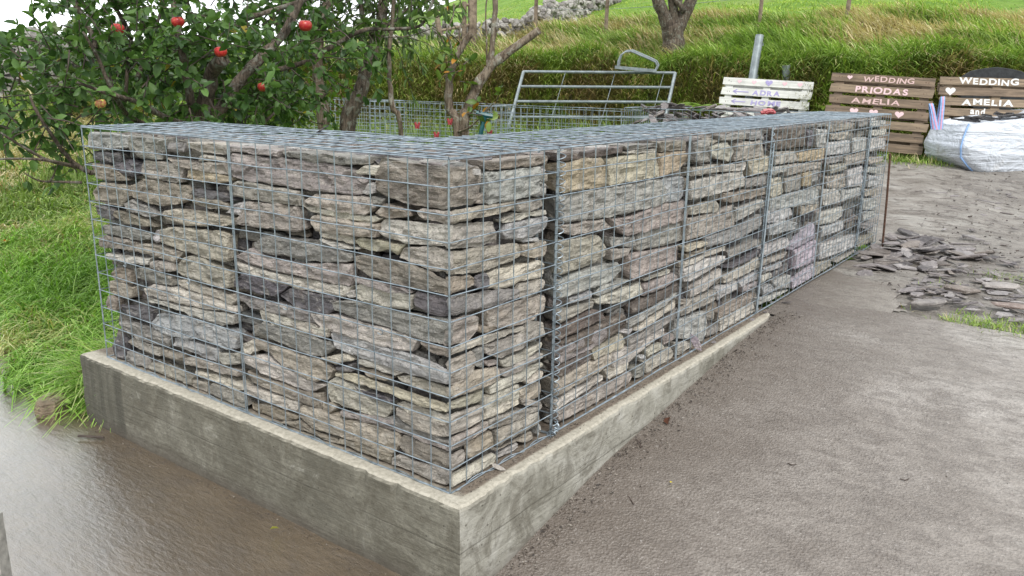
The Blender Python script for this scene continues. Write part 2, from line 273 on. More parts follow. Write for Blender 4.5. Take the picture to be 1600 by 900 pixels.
STONES="""
LG -2001 982 -1661 992 -1647 928 -1843 905 -1999 903
Lg -1639 970 -1374 984 -1376 949 -1433 894 -1584 891 -1649 919
Lg -1374 957 -1270 981 -1280 935 -1379 926
Ll -1259 977 -1034 974 -1028 940 -1134 937 -1263 951
Lp -1013 973 -792 984 -726 970 -740 950 -808 952 -1012 953
Ld -1951 896 -1733 900 -1730 871 -1770 854 -1949 861
Lb -1992 846 -1800 845 -1690 796 -1765 787 -1938 780 -2006 828
Ld -1799 847 -1693 876 -1580 865 -1591 830 -1670 809 -1795 824
Lt -1573 882 -1370 887 -1293 875 -1310 816 -1381 814 -1563 818 -1588 849
Lt -1391 901 -1213 900 -1042 912 -1019 870 -1143 871 -1332 876
Ll -1195 925 -1164 933 -1050 926 -1041 913 -1205 907
Lo -1271 868 -1217 876 -1047 868 -996 855 -1098 832 -1208 833 -1275 841
Lp -1019 924 -986 948 -825 945 -546 948 -389 937 -338 905 -366 865 -406 856 -669 856 -921 861 -1008 871
Lt -1027 827 -962 856 -830 852 -645 849 -643 802 -735 797 -901 797 -1017 798
Lb -1979 729 -1901 771 -1685 775 -1684 736 -1748 686 -1948 686
Lb -1672 776 -1581 812 -1287 809 -1251 794 -1264 758 -1412 723 -1513 715 -1657 734
Ld -1242 804 -1038 797 -984 785 -1070 770 -1246 777
Lb -1250 772 -1141 778 -1041 771 -1037 745 -1160 741 -1250 750
Lg -1736 702 -1677 722 -1566 705 -1468 682 -1556 665 -1714 673
Lw -1021 764 -977 781 -937 781 -975 739 -1060 730
Ld -1996 671 -1826 671 -1826 623 -1904 620 -2010 634
Lb -1822 664 -1644 658 -1559 648 -1510 630 -1634 621 -1743 618 -1833 638
Lt -1453 698 -1356 717 -1148 725 -998 720 -1001 698 -1155 674 -1309 660 -1453 670
Lt -999 711 -929 786 -797 795 -656 795 -643 719 -656 712 -806 708 -994 699
Lg -729 965 -644 982 -491 985 -415 985 -338 972 -339 954 -417 948 -572 945 -700 954
Ll -387 929 -349 946 -284 951 -299 925 -382 920
Lw -358 870 -326 903 -300 902 -304 871 -343 864
LB -299 932 -263 966 -214 977 -11 980 -12 854 -100 852 -179 855 -242 866 -301 879
Lt -627 818 -578 846 -328 858 -308 827 -345 804 -480 799 -593 806
Ll -634 798 -564 801 -346 800 -279 798 -321 779 -426 778 -594 785
Lt -602 762 -577 777 -426 776 -290 779 -302 737 -484 728 -575 730
Lg -322 859 -267 857 -273 840 -319 826
Lb -304 813 -267 842 -180 837 -171 815 -244 804
Lt -137 835 -118 847 -12 849 -12 809 -77 813 -119 816
Ll -292 782 -269 799 -12 809 -13 749 -87 743 -172 735 -296 749
Ll -566 727 -407 727 -406 705 -553 709
Ll -554 701 -409 697 -382 691 -486 685
Ly -402 717 -375 731 -192 729 -222 696 -262 707 -308 697 -376 697
Lt -217 697 -192 725 -78 740 -13 732 -13 674 -88 668 -154 680 -218 686
Lg -871 668 -851 676 -571 695 -410 674 -411 651 -501 632 -570 624 -791 617 -897 611 -915 639
Lp -1017 582 -923 625 -858 604 -667 606 -411 643 -413 608 -426 569 -493 564 -646 564 -796 562 -929 568
Ll -1020 564 -863 556 -721 553 -426 565 -444 532 -496 524 -674 518 -899 525 -988 533
Lb -405 667 -378 673 -223 681 -89 665 -13 648 -13 611 -176 604 -276 606 -338 612 -396 630
Lp -403 600 -328 602 -176 598 -161 590 -251 578 -392 584
Ll -401 571 -382 580 -157 585 -172 534 -278 530 -403 532
Ld -159 562 -151 597 -14 599 -14 547 -72 538 -148 546
Ld -784 479 -724 514 -496 520 -498 479 -540 455 -618 447 -710 454
Lw -444 542 -410 558 -406 535 -434 530
Lg -509 497 -485 514 -406 523 -168 527 -14 534 -14 454 -130 452 -214 462 -307 467 -398 466 -498 479
Ld -1025 497 -969 530 -795 520 -731 517 -793 473 -893 467 -1028 469
Ll -618 443 -499 467 -333 458 -204 460 -140 447 -160 410 -283 398 -418 402 -561 402
Lg -999 434 -742 452 -570 446 -578 415 -682 408 -810 410 -946 407
Ll -897 412 -797 408 -652 405 -531 408 -533 382 -575 370 -750 361 -881 370
Lg -1937 589 -1724 603 -1635 599 -1556 599 -1560 574 -1706 556 -1856 555 -1945 549
Lw -1550 585 -1518 618 -1485 617 -1500 572 -1536 565
Lt -1484 622 -1414 644 -1117 661 -1039 653 -1046 560 -1094 553 -1229 552 -1378 560 -1492 573
Lb -1970 528 -1916 548 -1689 548 -1678 510 -1734 507 -1957 493
Lt -1681 544 -1546 557 -1347 550 -1401 514 -1420 502 -1538 505 -1678 510
Ll -1913 468 -1574 495 -1592 467 -1725 453 -1908 448
Lt -1577 480 -1539 495 -1420 497 -1417 469 -1512 452 -1580 459
Lt -1405 490 -1342 532 -1283 552 -1133 534 -1048 515 -1051 461 -1107 450 -1219 457 -1337 457 -1401 462
Lb -1889 393 -1835 422 -1732 417 -1733 365 -1818 362 -1894 371
Lg -1728 437 -1607 455 -1446 440 -1443 407 -1556 399 -1717 398
Lt -1928 350 -1819 359 -1736 349 -1753 305 -1803 291 -1929 297
Lt -1411 427 -1363 444 -1065 432 -1038 414 -1063 391 -1189 397 -1328 406 -1400 414
Ll -1651 358 -1574 391 -1419 401 -1188 402 -1041 390 -1036 368 -1234 347 -1479 337 -1637 338
Ll -1649 323 -1481 329 -1234 342 -1041 361 -1045 326 -1124 306 -1319 302 -1358 314 -1535 312 -1643 306
Lb -1980 245 -1942 284 -1865 270 -1884 224 -1965 220
Ld -1860 250 -1760 267 -1594 277 -1622 220 -1732 220 -1844 231
LG -1606 226 -1554 272 -1355 298 -1236 297 -1054 299 -1042 283 -1055 229 -1109 213 -1214 224 -1285 224 -1370 202 -1514 198 -1592 203
Lg -1879 174 -1768 195 -1603 196 -1462 198 -1506 141 -1596 130 -1753 124 -1836 145
Lg -939 335 -881 364 -736 366 -575 368 -506 349 -567 307 -617 294 -755 301 -872 317
Lt -734 392 -639 410 -526 403 -533 377 -575 370 -686 365
Ld -1960 71 -1899 122 -1835 96 -1872 6 -1962 9
Lt -1836 94 -1802 119 -1580 118 -1585 85 -1641 79 -1799 82
Lb -1562 116 -1405 130 -1410 98 -1549 88
LG -1464 188 -1395 197 -1170 204 -1178 145 -1232 148 -1376 156 -1469 157
Ll -1173 185 -1034 219 -1040 171 -1140 144 -1168 162
Lt -1403 115 -1355 130 -1102 143 -1043 142 -1045 122 -1182 110 -1393 97
Lg -1854 49 -1700 55 -1690 9 -1769 -14 -1864 -3
Lt -1694 14 -1667 36 -1520 53 -1351 46 -1364 12 -1409 -9 -1529 -7 -1681 6
Lt -1361 33 -1261 47 -1267 5 -1384 -8
Ll -1330 76 -1184 95 -990 98 -999 76 -1082 61 -1188 64 -1316 62
Lg -1248 30 -1221 54 -993 64 -990 26 -1023 -6 -1119 -2 -1251 4
Ll -1005 258 -941 289 -925 247 -991 224
Lt -938 281 -889 287 -808 285 -581 287 -522 266 -548 230 -611 203 -666 207 -807 228 -858 253 -919 258
Ll -1017 209 -893 240 -762 216 -648 198 -568 200 -658 152 -767 156 -901 161 -1005 184
Lb -994 153 -903 147 -702 149 -582 166 -580 114 -686 109 -906 113 -976 120
Ll -1007 96 -907 101 -699 106 -708 72 -774 63 -911 65 -1003 66
Lb -986 27 -912 51 -710 53 -731 34 -813 7 -918 -7 -982 -10
Lb -803 -2 -707 38 -645 19 -521 22 -512 -24 -585 -23 -679 -23 -777 -14
Lt -704 79 -683 103 -576 113 -493 100 -344 120 -236 121 -227 86 -259 48 -319 38 -509 35 -644 28 -699 54
Lp -498 125 -261 163 -225 148 -184 139 -35 142 -21 127 -108 121 -184 127 -344 124 -481 112
Ll -561 214 -512 243 -343 226 -257 219 -258 186 -291 159 -346 150 -430 149 -553 147 -563 184
Lb -579 132 -541 150 -525 129 -553 99 -574 107
LG -526 395 -502 408 -412 405 -257 398 -161 399 -15 381 -15 337 -93 334 -207 334 -338 336 -426 337 -506 345
Ll -580 300 -449 337 -427 325 -509 290 -556 292
Ld -510 277 -428 308 -429 283 -487 268
Ll -413 328 -338 336 -202 332 -244 310 -339 316 -411 312
Lb -406 297 -340 308 -255 300 -287 282 -357 280
Ly -511 260 -429 277 -287 272 -183 273 -16 269 -16 252 -109 245 -262 250 -408 247 -506 251
Lt -234 309 -182 328 -93 326 -15 322 -15 292 -99 287 -208 299
Ld -421 227 -348 228 -236 236 -263 217 -343 215
Ll -236 220 -210 239 -109 237 -16 239 -16 212 -86 201 -185 201
Lt -234 207 -182 212 -107 212 -30 210 -18 174 -69 164 -158 163 -193 169 -229 188
Lg -304 151 -245 179 -209 161 -143 163 -18 157 -18 147 -108 133 -235 141
Lb -229 98 -215 118 -108 121 -19 112 -19 68 -85 60 -186 61 -222 71
Lt -260 35 -238 50 -186 49 -19 62 -19 20 -36 -10 -110 -10 -213 -9 -267 -5
Lb -509 26 -404 37 -265 42 -267 -9 -349 -9 -464 -9 -511 -15
Lb -130 443 -14 449 -15 423 -97 424
EB 21 976 160 960 160 926 147 884 134 854 20 856
Eb 174 973 254 977 546 973 548 945 507 944 397 943 207 947 183 953
EG 183 941 452 939 465 872 438 855 332 848 184 849
Et 147 876 175 884 180 852 143 856
Ew 457 938 490 942 540 931 508 919 458 920
Et 455 918 537 915 545 885 459 891
Ew 459 885 493 883 509 842 433 846
Et 24 844 175 847 327 845 327 820 257 813 24 811
Et 342 843 489 836 493 811 413 801 349 809
El 252 793 333 801 497 798 532 784 469 782 257 786
Et 20 806 138 801 228 790 236 756 239 728 162 727 19 741
EG 268 751 283 777 492 779 551 755 546 746 471 726 362 719 278 734
Ew 362 720 466 709 467 698 461 695 373 709
Et 19 730 176 723 351 709 368 684 363 665 280 654 177 650 19 664
Et 368 700 507 695 541 667 509 648 435 647 374 664
Eb 19 658 116 649 144 632 144 611 18 607
Ed 139 645 182 646 201 624 187 593 139 606
El 191 642 280 641 492 629 523 605 524 575 366 581 344 572 261 579 197 591
Eg 18 600 163 589 345 565 351 541 314 533 188 537 18 547
Et 350 558 366 574 524 568 550 542 479 532 378 519 351 531
Et 183 529 314 526 515 511 546 484 530 453 448 450 448 436 316 441 203 468
Et 18 528 103 529 159 514 159 470 112 447 17 453
Eb 154 480 233 471 238 451 203 450 154 465
El 17 436 189 447 398 426 398 416 285 417 184 419 107 423 17 427
Et 420 438 519 418 532 401 534 369 428 367 339 373 338 397
Et 184 413 317 405 404 407 406 356 339 356 265 352 189 389
Eg 131 411 184 413 184 378 185 342 141 361
Et 19 410 131 414 141 386 136 343 94 327 48 325 19 337
Ep 189 354 245 355 255 339 205 338
El 266 342 406 342 534 347 538 329 413 312 308 310 271 324
Et 271 311 518 309 525 293 298 279 266 295
Et 98 338 136 346 261 327 261 280 180 281 18 290 18 318
El 205 274 288 279 538 278 545 258 409 240 206 247
El 398 236 539 245 540 227 416 217
Et 371 206 416 213 520 204 522 152 412 154 372 170
El 181 245 365 236 371 195 366 169 269 180 181 195
Ey 18 281 171 271 166 243 94 247 18 260
El 20 240 172 223 179 173 97 168 26 172
El 179 173 185 210 361 184 362 166 258 169
Et 368 186 529 131 533 110 391 152
Et 23 161 198 162 205 134 91 123 22 128
Et 205 160 258 160 399 135 529 121 514 107 400 107 212 127
Eb 97 125 218 121 232 67 173 62 97 70
Et 245 111 393 105 475 106 485 60 401 56 329 59 246 62
Et 22 109 91 111 91 59 28 59
El 19 45 226 42 240 28 227 -7 180 -11 91 -10 22 -2
Ew 253 23 366 27 374 5 359 -8 261 -12
Et 246 39 402 37 455 37 464 5 411 -4 366 31 260 43
Ew 477 62 524 46 502 6 487 2
RD 584 981 835 979 991 971 984 953 837 948 590 947
Rg 991 976 1257 979 1265 956 1163 957 1002 959
Rl 998 952 1122 957 1261 951 1262 936 1124 940 1013 944
Ro 583 939 701 948 846 943 876 909 873 837 675 842 588 842
Ry 883 932 1024 939 1262 936 1297 838 1054 839 910 833
Rb 1274 975 1501 977 1528 963 1533 931 1307 934
Ro 1285 930 1534 928 1553 882 1471 850 1309 832
RG 581 828 759 834 1075 827 1310 827 1390 746 1324 722 948 721 601 739
RG 1324 810 1367 827 1538 818 1561 751 1516 717 1369 727 1390 746
Rt 586 735 883 717 943 678 668 688 587 713
Rp 921 710 1088 704 1312 723 1567 712 1580 632 1382 630 1202 628 1055 631 952 677
Rg 1148 625 1383 625 1517 624 1529 544 1394 542 1156 558
Ry 589 682 842 664 891 619 895 580 823 563 603 560
Rg 927 642 1139 617 1143 575 940 606
Rt 931 598 1101 577 1063 552 944 557
Rp 1063 552 1222 547 1520 523 1524 455 1347 457 1115 446 1070 480
RG 592 540 824 549 1004 537 1037 506 971 468 812 469 599 475
RG 666 461 813 460 805 437 667 442
Rw 841 439 914 464 1094 450 1014 435 861 430
Rl 834 421 879 427 1204 419 1210 369 1040 373 844 405
Rl 1214 430 1459 426 1448 417 1226 420
Rp 1216 406 1486 410 1555 375 1419 361 1222 362
RD 1105 338 1125 350 1545 354 1561 333 1551 312 1217 303 1108 311
Rt 594 431 834 421 836 397 604 387
RD 601 374 836 387 913 360 915 334 599 327
RD 600 318 917 319 1066 318 1082 259 923 246 602 270
RG 1091 273 1309 294 1551 312 1541 291 1289 265 1093 251
Rl 1148 232 1432 262 1530 281 1541 250 1388 232 1205 213
Rw 1072 256 1137 241 1107 221 1052 245
Rg 1098 202 1439 214 1548 242 1561 198 1323 179 1101 180
Rp 592 315 824 306 918 308 922 251 829 239 604 237
Ry 829 234 1063 237 1099 191 1049 177 852 188
Rt 591 179 824 191 834 178 988 177 982 131 765 117 594 115
Rl 998 174 1432 176 1449 143 1272 124 1141 98 1015 101 1000 153
RD 596 229 820 234 823 196 598 183
Rl 594 100 925 105 927 84 768 75 596 66
Rl 944 116 1131 95 1122 70 977 69
Rp 596 61 862 57 1145 58 1170 29 1130 -4 866 -2 607 18
Rg 1167 58 1256 61 1263 2 1171 23
Rt 1280 54 1523 59 1547 28 1518 6 1287 -5
Rw 1206 102 1275 95 1278 72 1219 88
Rl 1273 113 1429 107 1458 76 1301 71
Rp 1437 134 1540 120 1557 92 1456 88
Rl 1563 54 1727 43 1746 13 1583 7
Rg 1602 953 1755 963 1789 862 1622 873
Rb 1785 968 1884 951 1823 935 1765 950
Rg 1880 970 2209 969 2197 943 1900 950
Rl 1808 930 1985 943 2072 896 2022 846 1816 885
Rt 2074 929 2452 927 2495 842 2092 844
Rg 2247 968 2441 970 2472 930 2253 940
Rt 1611 850 1889 842 1879 810 1617 813
Ry 2240 838 2537 839 2579 763 2296 757
Rw 1599 790 1914 795 2213 791 2230 713 1866 708 1620 708
Rl 1922 840 2224 825 2194 793 1929 807
Rg 2241 747 2563 742 2555 691 2251 704
Rb 1983 703 2537 677 2525 641 2099 643 1989 668
Rt 1609 684 1904 678 1931 621 1615 646
Rt 1611 628 1914 623 2119 634 2151 525 1819 523 1634 530
Rw 2161 608 2510 620 2541 580 2175 543
Rg 1820 516 2164 509 2510 538 2504 478 2177 450 1829 468
Ry 1591 504 1815 501 1819 482 1601 484
Rb 1596 473 1821 468 1809 451 1606 453
Rl 1580 439 2067 437 2071 417 1829 423 1584 414
Rw 1585 408 1830 416 2059 392 2065 364 1666 337 1594 351
Rl 1671 305 2037 335 2063 290 1859 255 1694 256
Rg 2072 410 2534 403 2541 372 2115 369
Rd 2054 332 2357 329 2547 349 2555 319 2179 310
Rl 2064 283 2537 307 2572 249 2266 238 2089 244
Rt 1578 274 1651 252 1655 226 1582 248
Rt 1573 213 1666 249 1992 229 1985 176 1590 190
Rw 1990 236 2249 234 2279 179 2036 172
Rw 2271 216 2557 229 2547 186 2297 182
Rp 2315 186 2551 170 2559 139 2341 152
Rw 1578 180 1861 155 1896 46 1857 2 1577 92
Rl 1559 71 1744 37 1733 13 1575 9
Rg 1899 120 1996 119 1987 80 1903 99
Rl 2054 78 2516 64 2553 -5 2209 0 2056 -21
Rb 2013 115 2503 119 2570 91 2495 68 2036 82
Rg 1892 68 2043 46 2021 -12 1903 11
RD 2601 976 3119 975 3175 870 3094 861 2621 869
Rw 3298 950 3528 941 3543 837 3358 841
Rd 3151 942 3278 944 3310 850 3179 857
Rt 2607 858 3000 841 3039 781 2625 792
Ro 3026 821 3523 828 3526 755 3081 775
Rw 2628 779 2848 770 2857 738 2640 737
Rt 2865 775 3531 741 3520 707 2884 710
Ry 2611 715 2790 712 2854 618 2639 609
Rg 2832 696 3127 697 3153 615 2874 617
Ro 3146 702 3317 702 3325 613 3170 627
Rg 3319 695 3453 698 3479 627 3341 632
RG 2621 611 3136 604 3494 583 3528 488 3186 512 2639 542
Rb 3568 960 4171 955 4073 921 3609 917
Rt 3611 910 4080 906 3990 858 3649 874
Rw 3583 856 4104 849 4128 761 3613 778
Rw 4157 857 4520 849 4562 759 4201 756
Rg 4282 966 4526 967 4513 928 4300 928
Rg 3594 765 3952 757 3967 718 3635 720
Rt 4013 738 4534 752 4544 663 4064 682
Rt 3662 711 4058 697 4074 658 3707 657
Rw 4109 640 4519 649 4586 505 4156 528
Rt 3615 643 4087 627 4127 531 3744 560
Rw 3594 567 3987 537 4029 433 3658 459
RG 4022 518 4528 494 4523 437 4055 438
Rw 4562 958 5189 948 5026 911 4582 918
Rl 4593 893 5152 881 5063 841 4613 853
Rw 4588 838 5224 817 5234 729 4971 744 4636 738
Rt 4623 698 5225 677 5205 643 4681 645
Rw 4723 626 5235 588 5221 545 4676 588
Rw 4684 571 5197 520 5192 458 4730 475
Rt 4636 467 5021 439 5049 383 4694 411
RG 4601 404 5207 358 5218 267 4642 316
Rw 2595 576 3005 517 3061 475 2818 457 2620 482
Rt 3181 511 3522 481 3484 447 3224 448
Rw 3568 422 4094 401 4123 331 3927 314 3570 345
Rw 3629 321 4169 292 4163 233 3680 251
RG 2625 462 2919 458 3145 415 3133 380 2659 404
RP 3115 296 3512 368 3575 259 3106 254
RP 3155 239 3578 250 3617 102 3191 122
Rw 3674 197 4221 165 4547 145 4590 48 3710 95
Rt 3661 87 4003 46 4024 -9 3639 2
Rt 4037 32 4603 19 4495 -36 4114 -16
Rw 2562 352 3038 336 3054 284 2556 300
Rt 2637 274 3043 249 2943 230 2607 245
Rw 2610 231 2928 211 2915 185 2618 203
RG 2789 130 3107 107 3110 25 2890 53
RG 2620 121 2773 119 2869 58 2650 73
Rw 2578 68 3114 9 3100 -18 2851 -25 2588 24
RP 3144 55 3582 92 3618 -10 3168 -24
Rl 2602 192 2755 185 2763 156 2613 149
Rd 2778 174 3068 165 3054 139 2806 141
RG 4644 303 5254 260 5281 208 4679 226
Rg 4647 222 5266 162 5261 94 4665 183
Rt 4632 106 5229 78 5278 -17 4663 37"""
# ---------------- ground sheets ----------------
def nz(x,y,k,o=0):return noise.noise(Vector((x*k+o,y*k-o,o*.37)))
def sheet(name,S_,L_,zoff,m,mask=None,world=False,zf=None,jit=0):
    """grid in (s,l) around the camera, or in (x,y) when world is set"""
    A,B=np.meshgrid(S_,L_,indexing='ij')
    if world:X,Y=A,B
    else:X,Y=xy(A,B)
    Z=G(X,Y)+zoff
    if jit:
        J=np.array([noise.fractal(Vector((x*1.6,y*1.6,3.)),.8,2.1,4) for x,y in zip(X.ravel(),Y.ravel())]).reshape(X.shape);Z=Z+J*jit
    n,k=A.shape;I=np.arange(n*k).reshape(n,k)
    a,b,c,d=I[:-1,:-1],I[1:,:-1],I[1:,1:],I[:-1,1:]
    q=np.stack([a,b,c,d] if world else [a,d,c,b],-1).reshape(-1,4)
    V=np.stack([X,Y,Z],-1).reshape(-1,3)
    if mask is not None:
        cx=V[q].mean(1);ok=mask(cx[:,0],cx[:,1]);q=q[ok]
        u,inv=np.unique(q,return_inverse=True);V=V[u];q=inv.reshape(-1,4)
    return tag(np_mesh(name,V,[q],m,smooth=True),kind='structure')
def grow(a,b,d0,k):
    r=[a]
    while r[-1]<b:r.append(r[-1]+d0);d0*=k
    return r
Sg=[-12,-8,-5,-3]+list(np.arange(-2,16,.14))+grow(16,260,.3,1.07)
Lg=[-x for x in reversed(grow(7,220,.3,1.1))]+list(np.arange(-6.9,7,.14))+grow(7,120,.3,1.1)
def ground_mat():
    m,nt,b=nmat('grassy_ground',.9,0,.2);v=wpos(nt)
    f=tex(nt,1.2,6,.65,v,.4);g=tex(nt,26,5,.7,v);h=tex(nt,.35,5,.6,v,.6)
    c=ramp(nt,f,[(.3,(.12,.22,.03)),(.5,(.19,.34,.045)),(.72,(.28,.42,.08))])
    c=mix(nt,fr(nt,h,.52,.66,0,.5),c,(.38,.42,.15))
    c=mix(nt,fr(nt,g,.3,.6,.55,0),c,(.05,.09,.018))
    # bare steep bank soil where the sheet is steep
    ge=nt.nodes.new('ShaderNodeNewGeometry');sp=nt.nodes.new('ShaderNodeSeparateXYZ');nt.links.new(ge.outputs['Normal'],sp.inputs[0])
    c=mix(nt,fr(nt,sp.outputs[2],.92,.78,0,.9),c,ramp(nt,g,[(.3,(.03,.03,.012)),(.7,(.10,.075,.035))]))
    nt.links.new(c,b.inputs['Base Color']);bump(nt,b,mth(nt,'ADD',g,mth(nt,'MULTIPLY',tex(nt,5,5,.7,v),2.)),1.,.06);return m
M_ground=ground_mat()
sheet('grass_ground',Sg,Lg,-.03,M_ground)
def mudmask(x,y):
    s,l=sl_(x,y)
    n=np.array([noise.fractal(Vector((a*1.1,b*1.1,7.)),.8,2,4) for a,b in zip(np.ravel(x),np.ravel(y))])
    return (s<foot(l)-.95+n*.3)&(x>-.02-1.6*ss(5.1,6.2,y)+n*.05)&(y>2.4)&(l>1.2)
def mud_mat():
    m,nt,b=nmat('muddy_track',.5);v=wpos(nt);va=wpos(nt,(1,2.2,1))
    f=tex(nt,1.8,7,.7,va,.5);g=tex(nt,30,5,.75,v);k=tex(nt,7,6,.7,va,.8)
    c=ramp(nt,f,[(.3,(.19,.165,.14)),(.5,(.33,.30,.265)),(.68,(.46,.44,.40))])
    c=mix(nt,fr(nt,k,.5,.36,0,.8),c,(.085,.068,.055))
    c=mix(nt,fr(nt,g,.55,.72,0,.5),c,(.40,.38,.34))
    nt.links.new(c,b.inputs['Base Color']);nt.links.new(fr(nt,f,.35,.65,.28,.7),b.inputs['Roughness'])
    bump(nt,b,mth(nt,'ADD',mth(nt,'MULTIPLY',k,1.6),g),1.,.035);return m
sheet('mud_track',list(np.arange(2.5,12.5,.06)),list(np.arange(1.,9.5,.06)),.0,mud_mat(),mudmask,jit=.022)
def conc_mat(name,wet,pale=False):
    m,nt,b=nmat(name,.3);v=wpos(nt);va=wpos(nt,(1,1.8,1))
    f=tex(nt,1.1,6,.62,v,.6);g=tex(nt,75,4,.7,v);k=tex(nt,5,6,.72,va,.5);vor=nt.nodes.new('ShaderNodeTexVoronoi');vor.inputs['Scale'].default_value=105;nt.links.new(v,vor.inputs['Vector'])
    if wet:
        c=ramp(nt,f,[(.32,(.07,.049,.027)),(.52,(.12,.087,.052)),(.7,(.18,.14,.095))])
        c=mix(nt,fr(nt,k,.55,.4,0,.5),c,(.08,.062,.045))
    else:
        c=ramp(nt,f,[(.32,(.165,.140,.118)),(.5,(.285,.255,.226)),(.68,(.42,.392,.36))])
        c=mix(nt,fr(nt,k,.5,.36,0,.55),c,(.15,.125,.105))
        if pale:c=mix(nt,fr(nt,f,.4,.6,.5,.9),c,(.46,.43,.38))
        c=mix(nt,fr(nt,tex(nt,190,3,.8,v),.60,.68,0,.5),c,(.07,.06,.052))
        c=mix(nt,fr(nt,tex(nt,13,8,.8,va,.6),.54,.42,0,.6),c,(.12,.10,.085))
        # muddier band along the plinth
        sp=nt.nodes.new('ShaderNodeSeparateXYZ');nt.links.new(v,sp.inputs[0])
        e=mth(nt,'ADD',sp.outputs[0],mth(nt,'MULTIPLY',k,-.9))
        c=mix(nt,fr(nt,e,-.35,.35,.75,0),c,(.12,.095,.075))
        c=mix(nt,fr(nt,g,.62,.70,0,.6),c,(.52,.49,.46))
    c=mix(nt,fr(nt,g,.5,.3,0,.4),c,(.07,.06,.05))
    nt.links.new(c,b.inputs['Base Color'])
    if wet:
        b.inputs['Roughness'].default_value=.4
        b.inputs['Coat Weight'].default_value=1;b.inputs['Coat Roughness'].default_value=.06;b.inputs['Coat IOR'].default_value=2.0
        vr=wpos(nt,(3.5,8,1));h=mth(nt,'ADD',mth(nt,'ADD',mth(nt,'MULTIPLY',tex(nt,6,5,.6,vr,.2),.35),mth(nt,'MULTIPLY',tex(nt,1.5,2,.5,vr,.1),.6)),mth(nt,'ADD',mth(nt,'MULTIPLY',tex(nt,32,7,.75,va),.42),mth(nt,'MULTIPLY',tex(nt,1,6,.75,wpos(nt,(9,42,9)),.3),.40)))
        bump(nt,b,h,.9,.018)
        b2=nt.nodes.new('ShaderNodeBump');b2.inputs['Strength'].default_value=.36;b2.inputs['Distance'].default_value=.012;nt.links.new(h,b2.inputs['Height']);nt.links.new(b2.outputs[0],b.inputs['Coat Normal'])
    else:
        nt.links.new(fr(nt,k,.35,.65,.24,.48),b.inputs['Roughness']);b.inputs['Specular IOR Level'].default_value=.75
        h=mth(nt,'ADD',mth(nt,'MULTIPLY',vor.outputs['Distance'],.6),mth(nt,'ADD',mth(nt,'MULTIPLY',g,.7),mth(nt,'ADD',mth(nt,'MULTIPLY',tex(nt,160,3,.8,v),.45),mth(nt,'MULTIPLY',tex(nt,12,7,.8,v),.9))))
        bump(nt,b,h,.9,.007)
    return m
edge_pts=np.array([(-8,1.2),(-3.9,.3),(-3.3,.12),(-2.9,-.08),(-2.6,.02),(-2.3,-.02),(-2.05,-.03)])
def wetmask(x,y):
    lim=np.where(x<-2.05,np.interp(x,edge_pts[:,0],edge_pts[:,1]),-.03)
    return (y<lim)&(x<.083)
def zwet():pass
sheet('wet_paving',list(np.arange(-7,.1,.04)),list(np.arange(-5,1.3,.04)),.014,conc_mat('wet_concrete',True),wetmask,world=True)
def yardmask(x,y):
    n=np.array([noise.fractal(Vector((a*3,b*3,1.)),.8,2,3) for a,b in zip(np.ravel(x),np.ravel(y))])
    return (x>.083)&(y<3.05+n*.05+(x-1.2)*.05)|((x>-.02)&(x<=.083)&(y>2.6)&(y<3.02))
def slabmask(x,y):
    n=np.array([noise.fractal(Vector((a*3,b*3,1.)),.8,2,3) for a,b in zip(np.ravel(x),np.ravel(y))])
    return (x>-.02)&(x<.55+n*.14)&(y>3.0+(x-1.2)*.05)&(y<4.35+n*.15)
sheet('concrete_yard',list(np.arange(.003,6,.04)),list(np.arange(-5,4.7,.04)),.012,conc_mat('yard_concrete',False),yardmask,world=True)
sheet('concrete_slab',list(np.arange(-.03,1,.03)),list(np.arange(2.85,4.7,.03)),.006,conc_mat('slab_concrete',False,True),slabmask,world=True)
# far hills beyond the field
def ridge(name,l0,l1,s0,h,seed,m):
    n=60;V=[];fc=[]
    for i in range(n):
        l=l0+(l1-l0)*i/(n-1);t=i/(n-1);hh=h*(.55+.45*math.sin(math.pi*t))+noise.fractal(Vector((t*5,seed,0)),.9,2,5)*h*.22
        for j in range(8):
            u=j/7;x,y=xy(s0+u*s0*.5,l);V.append((x,y,-3+(hh+3)*math.sin(u*math.pi/2)+noise.noise(Vector((t*20,u*6,seed)))*h*.05))
    for i in range(n-1):
        for j in range(7):fc.append((i*8+j,(i+1)*8+j,(i+1)*8+j+1,i*8+j+1))
    return tag(np_mesh(name,np.array(V),[np.array(fc)],m,smooth=True),kind='structure')
M_hill=simple('hill_grass',(.16,.20,.13),.95,0,.35,.03,.3,.5,(.20,.20,.15))
ridge('hill',-260,40,170,9.5,1.,M_hill)
